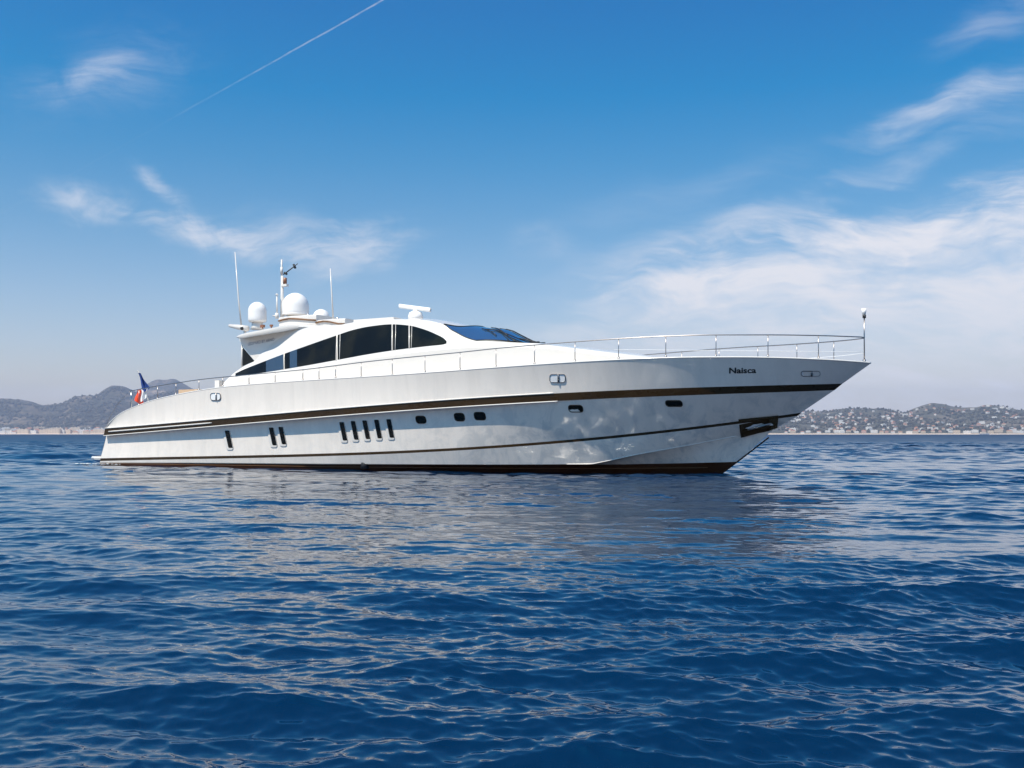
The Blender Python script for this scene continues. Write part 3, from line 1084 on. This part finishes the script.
stan = [139, 157.5, 176, 199, 222.8, 249, 275.2, 302.8, 319, 335.6, 361.2, 392.3, 425, 460, 496, 534.5, 575, 618.6, 665.8, 716, 768, 818.4]
top = [rail_pt(px, float(rail_py(px))) for px in np.concatenate([np.linspace(129.8, 800, 90), np.linspace(805, 861.5, 14)])]
tipz = top[-1].z
tip = Vector((xs_tip - .22, 0, tipz))
aft = [rail_pt(130.4, 391.4), rail_pt(125, 396), rail_pt(117, 405), rail_pt(110.5, 416), rail_pt(106.8, 424)]
for s in (1, -1):
    fl_ = lambda P: [Vector((p.x, p.y * s, p.z)) for p in P]
    rl = MB().tube(fl_(top) + [tip], .018, 8).build('guard_rail', M['rail'], yacht)
    MB().tube(fl_(aft), .010, 6).build('stern_line', M['rail'], rl)
    mid = [rail_pt(px, py) for px, py in zip(np.linspace(614, 863, 30), np.linspace(349.6, 352.0, 30))]
    MB().tube(fl_(mid) + [Vector((tip.x, 0, mid[-1].z))], .009, 6).build('rail_wire', M['wire'], rl)
    for px in stan:
        t_ = rail_pt(px, float(rail_py(px)))
        bz = float(deck_z(t_.x)) + .0
        if t_.z - bz < .15:
            continue
        MB().tube(fl_([Vector((t_.x, t_.y, bz - .03)), Vector((t_.x, t_.y, t_.z))]), .0135, 8).tube(fl_([Vector((t_.x, t_.y, bz - .02)), Vector((t_.x, t_.y, bz + .09))]), .034, 8).build('stanchion', M['rail'], rl)
    p0 = rail_pt(131.2, 391.2)
    MB().tube(fl_([Vector((p0.x, p0.y, float(deck_z(p0.x)) - .02)), p0]), .026, 8).build('stanchion', M['steel'], rl)
# bow pole with lamp
bp = tip.copy()
zt = float(z_of(bp.x, 0, 308.6))
pole = MB().tube([(bp.x, 0, float(deck_z(bp.x)) - .05), (bp.x, 0, zt - .25)], .020, 8).tube([(bp.x, 0, float(deck_z(bp.x)) - .02), (bp.x, 0, float(deck_z(bp.x)) + .1)], .05, 8).build('bow_pole', M['rail'], yacht)
MB().tube([(bp.x, 0, zt - .30), (bp.x, 0, zt - .20)], .055, 10).build('lamp_joint', M['dark'], pole)
MB().tube([(bp.x - .01, 0, zt - .20), (bp.x - .01, 0, zt)], [.05, .085], 12).build('bow_lamp', M['dome'], pole)

# aft deck cushions and locker
p0, p1 = at_w(182, 393.5, 1.5), at_w(201, 390.0, 1.5)
MB().box(((p0.x + p1.x) / 2, 0, p1.z - .1), ((p1 - p0).x, 3.4, .26)).build('sun_pad', M['cushion'], yacht, False)
p0 = at_w(217.8, 386, 1.9)
MB().box((p0.x, 0, p0.z - .02), (.26, 3.9, .52)).build('seat_back', M['white'], yacht, False)

# ------------------------------------------------------------------ ensign on its staff (lifts out of its socket: a thing of its own)
s0, s1 = at_w(149.6, 402.4, 1.9), at_w(138.2, 371.2, 1.9)


def wloc(v):
    return Vector((BX + v.x * CT + v.y * ST, BY - v.x * ST + v.y * CT, v.z))


W0, W1 = wloc(s0), wloc(s1)
ens = empty('ensign', W0)
tag(ens, 'blue, white and red tricolour flag drooping from a leaning white staff at the yacht stern', 'flag')
d_ = W1 - W0
MB().tube([(0, 0, -.12), d_ * .5, d_], [.03, .026, .02], 8).tube([d_, d_ * 1.02], .035, 8).build('flagstaff', M['white'], ens)


def at_world(px, py, Y):
    return Vector(((px - 512) / FOC * Y, Y, CAM_H - (py - HZ) / FOC * Y)) - W0


Yf = W0.y


def cloth(name, quad, m, amp):
    """draped panel: quad corners in photo pixels, folds in depth"""
    rows = []
    for j in range(17):
        v = j / 16
        r = []
        for i in range(9):
            u = i / 8
            a_ = (quad[0][0] * (1 - u) + quad[1][0] * u, quad[0][1] * (1 - u) + quad[1][1] * u)
            b_ = (quad[3][0] * (1 - u) + quad[2][0] * u, quad[3][1] * (1 - u) + quad[2][1] * u)
            px, py = a_[0] * (1 - v) + b_[0] * v, a_[1] * (1 - v) + b_[1] * v
            px += .5 * math.sin(6 * v + 2 * u)
            r.append(at_world(px, py, Yf + amp * math.sin(u * 9 + v * 3) + .05 * u))
        rows.append(r)
    b = MB().grid(rows)
    b.grid([[p + Vector((0, .006, 0)) for p in r] for r in rows], flip=True)
    return b.build(name, m, ens)


cloth('blue_panel', [(138.0, 372.4), (140.3, 373.4), (149.6, 387.8), (143.6, 392.6)], M['blue'], .06)
cloth('white_panel', [(140.2, 388.6), (147.2, 388.2), (146.0, 397.5), (141.0, 402.2)], M['flagwhite'], .05)
cloth('red_panel', [(137.6, 389.6), (142.4, 390.6), (143.8, 407.4), (134.6, 400.6)], M['red'], .07)


# ------------------------------------------------------------------ hills
def fbm(x, y, sc, seed=0.0, oct_=5):
    return mnoise.fractal(Vector((x * sc + seed, y * sc, seed * .7)), 1.0, 2.0, oct_)


left_py = curve([(-400, 420), (-260, 405), (-120, 396), (-40, 400), (0, 398), (15, 399), (30, 401.3), (44, 405), (52, 404.6), (62, 403.6), (75, 397.4), (85, 395), (95, 394.2), (105, 389.2), (115, 386), (124, 387.4), (133, 391), (148, 396), (165, 393), (180, 391.5), (195, 393.5), (215, 400), (260, 412), (330, 424), (420, 431)])
back_py = curve([(60, 425), (110, 402), (135, 392), (150, 383), (158, 379.6), (172, 378.8), (178, 381.5), (188, 386), (205, 392), (240, 404), (300, 418), (380, 430)])
right_py = curve([(560, 431), (640, 424), (700, 418), (760, 413.5), (795, 412), (812, 411.2), (822, 411.8), (835, 409.6), (850, 408.6), (866, 409), (880, 408.2), (895, 410.6), (903, 412.4), (912, 409), (925, 404.8), (934, 403.6), (943, 404.2), (955, 407), (966, 407.6), (976, 407), (986, 405), (996, 406), (1010, 408), (1024, 410), (1080, 406), (1160, 411), (1300, 420), (1450, 431)])


def elev(f, px):
    return np.maximum((HZ - f(px)) / FOC, 0.0015)


def terrain(pyf, Y0, Y1, seed, front, spur=.16):
    """height of the land at bearing px and distance Y"""
    def h(px, Y):
        e = float(elev(pyf, px))
        if Y <= Y1:
            t = max(0.0, (Y - Y0) / (Y1 - Y0))
            X = (px - 512) / FOC * Y
            s = t ** front
            k = fbm(X / 1000, Y / 1000, 1.7, seed) * spur * math.sin(math.pi * min(1, t)) * 1.4
            rough = fbm(X / 1000, Y / 1000, 9.0, seed + 3) * .035 * min(1, t * 4)
            return CAM_H * min(1, t * 8) * 1.2 + Y * e * max(.0, min(1.03, s + k * (.4 + s) + rough)) + (-3 * (1 - min(1, t * 30)))
        t = (Y - Y1) / (.3 * Y1)
        return max(-5.0, Y1 * e * (1 - t ** 1.5) + CAM_H)
    return h


def hills_mesh(name, h, px0, px1, Y0, Y1, nc, nr, m):
    rows = []
    Ys = list(Y0 + (Y1 - Y0) * (np.linspace(0, 1, nr)) ** 1.15) + [Y1 * k for k in (1.05, 1.12, 1.2, 1.28)]
    for Y in Ys:
        rows.append([((px - 512) / FOC * Y, Y, h(px, Y)) for px in np.linspace(px0, px1, nc)])
    o = MB().grid(rows).build(name, m)
    o['kind'] = 'structure'
    return o


def veg_fn(cols, sc, patches=None):
    def f(g, b):
        ge = g.n('ShaderNodeNewGeometry')
        v = g.mapping(ge.outputs['Position'], scale=(sc, sc, sc))
        n = g.noise(v, 1.0, 8, 0.65)
        n2 = g.noise(v, 5.0, 6, 0.7)
        t = g.m('ADD', g.m('MULTIPLY', n, .6), g.m('MULTIPLY', n2, .4))
        g.put(b.inputs['Base Color'], g.ramp(g.mr(t, .33, .67, 0, 1, False), cols))
    return f


M['hill_l'] = mat('pine_hills', (.05, .06, .04), .95, spec=.1, fn=veg_fn([(0, (.012, .016, .016)), (.40, (.032, .034, .026)), (.62, (.10, .08, .058)), (1, (.34, .25, .18))], .0050))
M['hill_r'] = mat('wooded_hillside', (.05, .06, .04), .95, spec=.1, fn=veg_fn([(0, (.026, .030, .024)), (.42, (.058, .058, .042)), (.70, (.13, .11, .085)), (1, (.28, .21, .165))], .006))
M['sand'] = mat('beach_sand', (.68, .52, .38), .9)
hL = terrain(left_py, 4600, 6600, 2.3, 1.25, .30)
hB = terrain(back_py, 6900, 8200, 7.1, .8, .26)
hR = terrain(right_py, 3600, 5000, 4.4, .85, .12)
hills_mesh('hills', hL, -400, 420, 4600, 6600, 560, 110, M['hill_l'])
hills_mesh('hills', hB, 60, 380, 6900, 8200, 120, 40, M['hill_l'])
hills_mesh('hills', hR, 560, 1450, 3600, 5000, 420, 60, M['hill_r'])
for px0, px1, Y0, h in ((-400, 330, 4555, hL), (600, 1400, 3560, hR)):
    pr = np.linspace(px0, px1, 200)
    rows = []
    for Y, z in ((Y0, -.6), (Y0 + 14, 1.4), (Y0 + 45, 3.2), (Y0 + 90, 2.0)):
        rows.append([((p - 512) / FOC * (Y + 12 * math.sin(p * .11)), Y + 12 * math.sin(p * .11), z) for p in pr])
    o = MB().grid(rows).build('beach', M['sand'])
    o['kind'] = 'structure'

# woods on the slopes: nobody could count the crowns -> one object each
ico_v = []
gr = (1 + 5 ** .5) / 2
for a_, b_ in ((-1, gr), (1, gr), (-1, -gr), (1, -gr)):
    ico_v += [(a_, b_, 0), (0, a_, b_), (b_, 0, a_)]
ICO = np.array(ico_v) / math.hypot(1, gr)
import itertools
ICF = [t for t in itertools.combinations(range(12), 3) if all(abs(np.linalg.norm(ICO[a] - ICO[b]) - 1.0515) < .02 for a, b in itertools.combinations(t, 2))]
ICF = [t if np.dot(np.cross(ICO[t[1]] - ICO[t[0]], ICO[t[2]] - ICO[t[0]]), ICO[t[0]]) > 0 else (t[0], t[2], t[1]) for t in ICF]
ICF = np.array(ICF)


def leaf_fn(g, b):
    ge = g.n('ShaderNodeNewGeometry')
    n = g.noise(g.mapping(ge.outputs['Position'], scale=(.03, .03, .03)), 1.0, 4, .6)
    g.put(b.inputs['Base Color'], g.ramp(n, [(.3, (.020, .023, .020)), (.5, (.050, .050, .038)), (.7, (.10, .088, .066))]))


M['leaf'] = mat('far_foliage', (.05, .07, .04), .95, spec=.1, fn=leaf_fn)


def woods(h, n, px0, px1, Y0, Y1, rmin, rmax, name):
    V, F = [], []
    k = 0
    while k < n:
        px, Y = rng.uniform(px0, px1), Y0 + (Y1 - Y0) * rng.random()
        X = (px - 512) / FOC * Y
        if fbm(X / 1000, Y / 1000, 6.0, 1.7) < -.12 + .1 * rng.standard_normal():
            continue
        r = rng.uniform(rmin, rmax)
        jit = 1 + .25 * rng.standard_normal((12, 1))
        P = ICO * jit * np.array([r, r, r * rng.uniform(.75, 1.15)]) + np.array([X, Y, h(px, Y) + r * .55])
        V.append(P)
        F.append(ICF + 12 * k)
        k += 1
    o = mk(name, np.concatenate(V), np.concatenate(F), M['leaf'], smooth=True)
    o['kind'] = 'stuff'
    return o


woods(hR, 4200, 640, 1200, 3660, 5000, 3, 7, 'woodland')
woods(hL, 6000, -120, 300, 4700, 6500, 4, 11, 'woodland')

# ------------------------------------------------------------------ houses
WALLS = {'white': (.64, .58, .53), 'cream': (.58, .46, .34), 'pink': (.55, .35, .28)}
for k, c in WALLS.items():
    M['wall_' + k] = mat('wall_' + k, c, .85)
M['tile'] = mat('terracotta_tiles', (.38, .16, .09), .85)
M['flat'] = mat('pale_flat_roof', (.55, .52, .48), .85)
M['openings'] = mat('dark_openings', (.05, .055, .065), .3)


def house_mesh(name, L, W, H, roof, wall, storeys):
    v, f, mi = [], [], []

    def quad(ps, m_):
        k = len(v)
        v.extend(ps)
        f.append(tuple(range(k, k + len(ps))))
        mi.append(m_)
    x, y = L / 2, W / 2
    B = -6.0
    cs = [(-x, -y), (x, -y), (x, y), (-x, y)]
    for (a0, b0), (a1, b1) in zip(cs, cs[1:] + cs[:1]):
        quad([(a0, b0, B), (a1, b1, B), (a1, b1, H), (a0, b0, H)], 0)
    e = .5
    if roof == 'hip':
        r, rh = x - y * .75, H + W * .26
        E = [(-x - e, -y - e, H), (x + e, -y - e, H), (x + e, y + e, H), (-x - e, y + e, H)]
        quad([E[0], E[1], (r, 0, rh), (-r, 0, rh)], 1)
        quad([E[2], E[3], (-r, 0, rh), (r, 0, rh)], 1)
        quad([E[1], E[2], (r, 0, rh)], 1)
        quad([E[3], E[0], (-r, 0, rh)], 1)
    elif roof == 'gable':
        rh = H + W * .28
        quad([(-x - e, -y - e, H - .1), (x + e, -y - e, H - .1), (x + e, 0, rh), (-x - e, 0, rh)], 1)
        quad([(x + e, y + e, H - .1), (-x - e, y + e, H - .1), (-x - e, 0, rh), (x + e, 0, rh)], 1)
        quad([(-x, -y, H), (-x, y, H), (-x, 0, rh - .2)], 0)
        quad([(x, y, H), (x, -y, H), (x, 0, rh - .2)], 0)
    else:
        quad([(-x, -y, H - .4), (x, -y, H - .4), (x, y, H - .4), (-x, y, H - .4)], 1)
        for q in ((-x * .4, 1.8), (x * .3, 2.4)):
            quad([(q[0], -1.5, H), (q[0] + 3, -1.5, H), (q[0] + 3, -1.5, H + q[1]), (q[0], -1.5, H + q[1])], 0)
            quad([(q[0], -1.5, H + q[1]), (q[0] + 3, -1.5, H + q[1]), (q[0] + 3, 1.5, H + q[1]), (q[0], 1.5, H + q[1])], 1)
            quad([(q[0], -1.5, H), (q[0], -1.5, H + q[1]), (q[0], 1.5, H + q[1]), (q[0], 1.5, H)], 0)
            quad([(q[0] + 3, -1.5, H), (q[0] + 3, 1.5, H), (q[0] + 3, 1.5, H + q[1]), (q[0] + 3, -1.5, H + q[1])], 0)
    nb = max(2, int(L / 4.5))
    for s in range(storeys):
        zc = (s + .55) * H / storeys
        for k in range(nb):
            xc = -x + (k + .5) * L / nb
            quad([(xc - .7, -y - .06, zc - .8), (xc + .7, -y - .06, zc - .8), (xc + .7, -y - .06, zc + .7), (xc - .7, -y - .06, zc + .7)], 2)
    me = bpy.data.meshes.new(name)
    me.from_pydata(v, [], f)
    for q in (wall, 'tile' if roof != 'flat' else 'flat', 'openings'):
        me.materials.append(M[q if q in M else 'wall_' + q])
    me.polygons.foreach_set('material_index', np.array(mi, dtype=np.int32))
    me.update()
    return me


KINDS = []
for wall, roof, L, W, H, st in (('white', 'hip', 15, 11, 6.5, 2), ('white', 'flat', 18, 11, 7, 2), ('cream', 'hip', 14, 11, 6.5, 2), ('cream', 'gable', 16, 10, 6, 2), ('pink', 'hip', 15, 12, 7, 2), ('white', 'flat', 26, 12, 10, 3)):
    KINDS.append((wall, roof, house_mesh('house', L, W, H, roof, wall, st)))
BLOCKS = []
for wall, roof, L, W, H, st in (('white', 'flat', 34, 14, 14, 4), ('cream', 'hip', 26, 14, 11, 3), ('pink', 'hip', 22, 13, 11, 3), ('cream', 'flat', 40, 14, 17, 5), ('white', 'hip', 20, 13, 9, 3)):
    BLOCKS.append((wall, roof, house_mesh('seafront_building', L, W, H, roof, wall, st)))
ROOFW = {'hip': 'terracotta hipped roof', 'gable': 'terracotta gabled roof', 'flat': 'pale flat roof'}


def put(me, name, px, Y, h, rz, sc, label, cat, group, zoff=0.0):
    o = bpy.data.objects.new(name, me)
    o.location = ((px - 512) / FOC * Y, Y, h(px, Y) + zoff)
    o.rotation_euler = (0, 0, rz)
    o.scale = (sc, sc, sc)
    tag(o, label, cat, group)
    col.objects.link(o)
    return o


# villas scattered over the right-hand hillside, thinner in the wooded hollow
taken = []
cnt = 0
tries = 0
while cnt < 292 and tries < 20000:
    tries += 1
    px = rng.uniform(770, 1075)
    t = rng.random() ** 1.25
    Y = 3680 + (4960 - 3680) * t
    hollow = math.exp(-((px - 962) / 26) ** 2 - ((t - .50) / .22) ** 2) + .7 * math.exp(-((px - 850) / 45) ** 2 - ((t - .93) / .14) ** 2)
    if rng.random() < hollow * 1.2:
        continue
    if fbm(px * 25, Y * 4, .0042, 9.2) < -.22:
        continue
    X = (px - 512) / FOC * Y
    if any(abs(X - a_) < 20 and abs(Y - b_) < 24 for a_, b_ in taken):
        continue
    taken.append((X, Y))
    wall, roof, me = KINDS[rng.choice(6, p=[.22, .2, .18, .12, .13, .15])]
    big = 'long three-storey' if me is KINDS[5][2] else 'small'
    put(me, 'house', px, Y, hR, rng.uniform(-.6, .6), rng.uniform(.5, .95), f'{big} {wall} house with {ROOFW[roof]} on the wooded hillside right of the bow', 'house', f'{big} {wall} houses with {ROOFW[roof]} on the right hillside', 1.0)
    cnt += 1
# row along the far right shore
px = 786
while px < 1040:
    k = rng.choice(5, p=[.3, .2, .15, .2, .15])
    wall, roof, me = BLOCKS[k]
    st = 'tall' if k in (0, 3) else 'low'
    put(me, 'seafront_building', px, 3640 + rng.uniform(-10, 25), hR, rng.uniform(-.15, .15), rng.uniform(.45, .75), f'{st} {wall} seafront building with {ROOFW[roof]} on the right-hand shore', 'building', f'{st} {wall} seafront buildings with {ROOFW[roof]} on the right shore')
    px += rng.uniform(5, 11)
# resort town along the left shore
for j, (Yb, step) in enumerate(((4650, 6.5), (4715, 8.5), (4830, 12.0))):
    px = -60 + 3 * j
    while px < 112:
        k = rng.choice(5, p=[.36, .22, .06, .26, .10])
        wall, roof, me = BLOCKS[k]
        st = 'tall' if k in (0, 3) else 'low'
        where = ('on the left-hand beach front', 'in the second row behind the left beach', 'among trees above the left-hand beach town')[j]
        put(me, 'seafront_building', px, Yb + rng.uniform(-18, 18), hL, rng.uniform(-.3, .3), rng.uniform(.9, 1.5), f'{st} {wall} seafront building with {ROOFW[roof]} {where}', 'building', f'{st} {wall} buildings with {ROOFW[roof]} {where}')
        px += step * rng.uniform(.7, 1.4)

# small pale motor cruiser anchored off the right-hand shore
Yc = 3300.0
cr = empty('cabin_cruiser', ((984 - 512) / FOC * Yc, Yc, 0), R(6))
tag(cr, 'tiny pale cabin cruiser lying off the right-hand shore', 'boat')
rows = []
for x, w, zt in ((-17, 3.6, 3.4), (-10, 4, 3.4), (0, 4.1, 3.6), (9, 3.3, 4.1), (15, 1.5, 4.7), (18.5, .02, 5.2)):
    rows.append([(x, -w * .8, -.6), (x, -w, zt), (x, w, zt), (x, w * .8, -.6)])
MB().grid(rows, close=True).add(rows[0], [(0, 1, 2, 3)]).build('hull', M['wall_white'], cr, False)
rows = []
for x, w, zt in ((-13, 2.8, 6.4), (-12.5, 2.8, 8.6), (3, 2.6, 8.6), (8, 2.2, 5.0)):
    rows.append([(x, -w, 3.2), (x, -w * .9, zt), (x, w * .9, zt), (x, w, 3.2)])
MB().grid(rows, close=True).add(rows[0], [(0, 1, 2, 3)]).build('cabin', M['wall_cream'], cr, False)


# ------------------------------------------------------------------ water
def build_water():
    # polar sheet, fine where the sea is near, one mesh out to the horizon all round
    rs = [0.0, .8, 1.6]
    r = 2.2
    while r < 420:
        rs.append(r)
        r += max(.010, .0030 * r)
    while r < 10700:
        rs.append(r)
        r *= 1.045
    rs = np.array(rs)
    fine = np.linspace(R(-54), R(54), 1560)
    coarse = np.linspace(R(54), R(306), 60)[1:-1]
    th = np.concatenate([fine, coarse])
    nr, nc = len(rs), len(th)
    X = (rs[:, None] * np.sin(th)[None, :])
    Y = (rs[:, None] * np.cos(th)[None, :])
    Z = np.zeros_like(X)
    dx_ = np.zeros_like(X)
    dy_ = np.zeros_like(X)
    g2 = np.random.default_rng(5)
    comps = []
    # wind sea running towards the lower left, plus cross chop
    NW = 170
    lam = np.exp(np.linspace(math.log(.065), math.log(7.0), NW))
    for l in lam:
        k = 2 * math.pi / l
        d = R(-96 + g2.normal(0, 20 if l > 2 else (32 if l > .5 else 46)))
        wgt = float(np.interp(math.log(l), np.log([.065, .12, .20, .36, .6, 1.0, 1.8, 3.0, 7.0]), [1.2, 1.45, 1.5, 1.4, 1.3, 1.25, 1.0, .5, .2]))
        comps.append((k, d, SLOPE * wgt * g2.uniform(.5, 1.5) / k, g2.uniform(0, 2 * math.pi)))
    gust = np.ones_like(X)
    for wl_, a_ in ((23, .30), (11, .25), (6.3, .2)):
        for _ in range(3):
            d = g2.uniform(0, 2 * math.pi)
            gust += a_ / 3 * 1.6 * np.sin(2 * math.pi / wl_ * (X * math.cos(d) * .6 + Y * math.sin(d)) + g2.uniform(0, 6.28))
    gust = np.clip(gust, .4, 1.7)
    # the hull shelters a smoother patch of water on this side
    gust *= 1 - .66 * np.exp(-(((X + 5.5) / 8.5) ** 2) - (((Y - 24) / 11) ** 2))
    # grid spacing limits which waves the mesh can carry
    sp_ = np.maximum(.0030 * rs, .010)[:, None]
    near = rs < 2500
    Xn, Yn = X[near], Y[near]
    for k, d, a_, ph in comps:
        l = 2 * math.pi / k
        fade = np.clip((l / sp_[near] - 2.2) / 2.2, 0, 1)
        ok = fade[:, 0] > 0
        nrow = int(ok.sum())
        if nrow == 0:
            continue
        arg = k * (Xn[:nrow] * math.cos(d) + Yn[:nrow] * math.sin(d)) + ph
        gf = gust[:nrow] if l < 2.2 else 1.0
        A = a_ * fade[:nrow] * gf
        if l > 1.2:
            # the open roadstead is windier than the water round the yacht
            A = A * (1 + 1.5 * np.clip((rs[:nrow, None] - 45) / 90, 0, 1))
        Z[:nrow] += A * np.sin(arg)
        c = A * np.cos(arg) * 1.25
        dx_[:nrow] += c * math.cos(d)
        dy_[:nrow] += c * math.sin(d)
    # old wake rolling away on the left, beyond the stern
    u = (Y - (58 + .18 * (X + 26) + .5 * np.sin(X * .55))) / 1.15
    Z += .34 * np.exp(-u * u) * (1 / (1 + np.exp((X + 23) / 2.0))) * (.8 + .35 * np.sin(X * .9))
    V = np.stack([X + dx_, Y + dy_, Z], -1).reshape(-1, 3)
    i, j = np.meshgrid(np.arange(nr - 1), np.arange(nc), indexing='ij')
    j2 = (j + 1) % nc
    F = np.stack([i * nc + j, i * nc + j2, (i + 1) * nc + j2, (i + 1) * nc + j], -1).reshape(-1, 4)[:, ::-1]
    me = bpy.data.meshes.new('sea')
    me.vertices.add(len(V))
    me.vertices.foreach_set('co', V.astype(np.float32).ravel())
    nf = len(F)
    me.loops.add(nf * 4)
    me.loops.foreach_set('vertex_index', F.astype(np.int32).ravel())
    me.polygons.add(nf)
    me.polygons.foreach_set('loop_start', np.arange(0, nf * 4, 4, dtype=np.int32))
    me.polygons.foreach_set('loop_total', np.full(nf, 4, dtype=np.int32))
    me.polygons.foreach_set('use_smooth', np.ones(nf, dtype=bool))
    me.update(calc_edges=True)
    o = bpy.data.objects.new('sea', me)
    o['kind'] = 'structure'
    col.objects.link(o)

    def fn(g, b):
        ge = g.n('ShaderNodeNewGeometry')
        pos = ge.outputs['Position']
        v = g.mapping(pos, rot=(0, 0, R(8)), scale=(.55, 1.3, 1))
        n1 = g.noise(v, 9.0, 3, .5, .3)
        n2 = g.noise(v, 26.0, 3, .5, .2)
        hsum = g.m('ADD', g.m('MULTIPLY', n1, .0010), g.m('MULTIPLY', n2, .0005))
        bm = g.n('ShaderNodeBump')
        bm.inputs['Strength'].default_value = 1.0
        bm.inputs['Distance'].default_value = 1.0
        g.put(bm.inputs['Height'], hsum)
        g.put(b.inputs['Normal'], bm.outputs[0])
        # far out the chop is too small to model as relief: there it lives in the roughness
        far = g.vm('LENGTH', pos).outputs['Value']
        ro = g.n('ShaderNodeFloatCurve')
        g.put(ro.inputs['Value'], g.m('DIVIDE', g.m('LOGARITHM', g.m('MAXIMUM', far, 1.0), 10.0), 4.0))
        c_ = ro.mapping.curves[0]
        for i_, (x_, y_) in enumerate(((0, .03), (.30, .04), (.40, .07), (.50, .17), (.66, .42), (1, .75))):
            if i_ < 1:
                c_.points[0].location = (x_, y_)
            elif i_ == 5:
                c_.points[-1].location = (x_, y_)
            else:
                c_.points.new(x_, y_)
        ro.mapping.update()
        g.put(b.inputs['Roughness'], ro.outputs[0])
        big = g.noise(g.mapping(pos, scale=(.02, .035, 1)), 1.0, 4, .55)
        g.put(b.inputs['Base Color'], g.mix(g.mr(big, .35, .65), SEA1, SEA2))
    m = mat('sea_water', SEA1, .05, spec=.5, fn=fn)
    m.node_tree.nodes['Principled BSDF'].inputs['IOR'].default_value = 1.5
    me.materials.append(m)


SLOPE = .0158
SEA1 = (.0006, .0135, .044)
SEA2 = (.0008, .0195, .058)
build_water()

# churned foam where the stern sits in the water
fm = MB()
for k in range(26):
    x = -26.6 - rng.random() * 2.6
    w = 2.92 + .35 * rng.random() ** 2
    s = rng.uniform(.015, .045)
    P = ICO * np.array([s * 2.4, s * 1.4, s * .45]) * (1 + .2 * rng.standard_normal((12, 1))) + np.array([*wloc(Vector((x, -w, .04)))[:2], .05])
    fm.add([tuple(p) for p in P], [tuple(t) for t in ICF])
o = fm.build('foam', mat('sea_foam', (.75, .78, .8), .8))
o['kind'] = 'stuff'

# ------------------------------------------------------------------ haze
HAZE = 8e-5
if HAZE:
    x, y0, y1, zb, zt = 11200, -11200, 11200, -10, 490
    v = [(-x, y0, zb), (x, y0, zb), (x, y1, zb), (-x, y1, zb), (-x, y0, zt), (x, y0, zt), (x, y1, zt), (-x, y1, zt)]
    f = [(0, 3, 2, 1), (4, 5, 6, 7), (0, 1, 5, 4), (1, 2, 6, 5), (2, 3, 7, 6), (3, 0, 4, 7)]
    hm_ = bpy.data.materials.new('haze')
    hm_.use_nodes = True
    nt = hm_.node_tree
    nt.nodes.clear()
    oo = nt.nodes.new('ShaderNodeOutputMaterial')
    pv = nt.nodes.new('ShaderNodeVolumePrincipled')
    pv.inputs['Color'].default_value = (.74, .80, 1.0, 1)
    pv.inputs['Density'].default_value = HAZE
    pv.inputs['Anisotropy'].default_value = .2
    nt.links.new(pv.outputs[0], oo.inputs['Volume'])
    hz_ = mk('haze', v, f, hm_, smooth=False)
    hz_['kind'] = 'stuff'
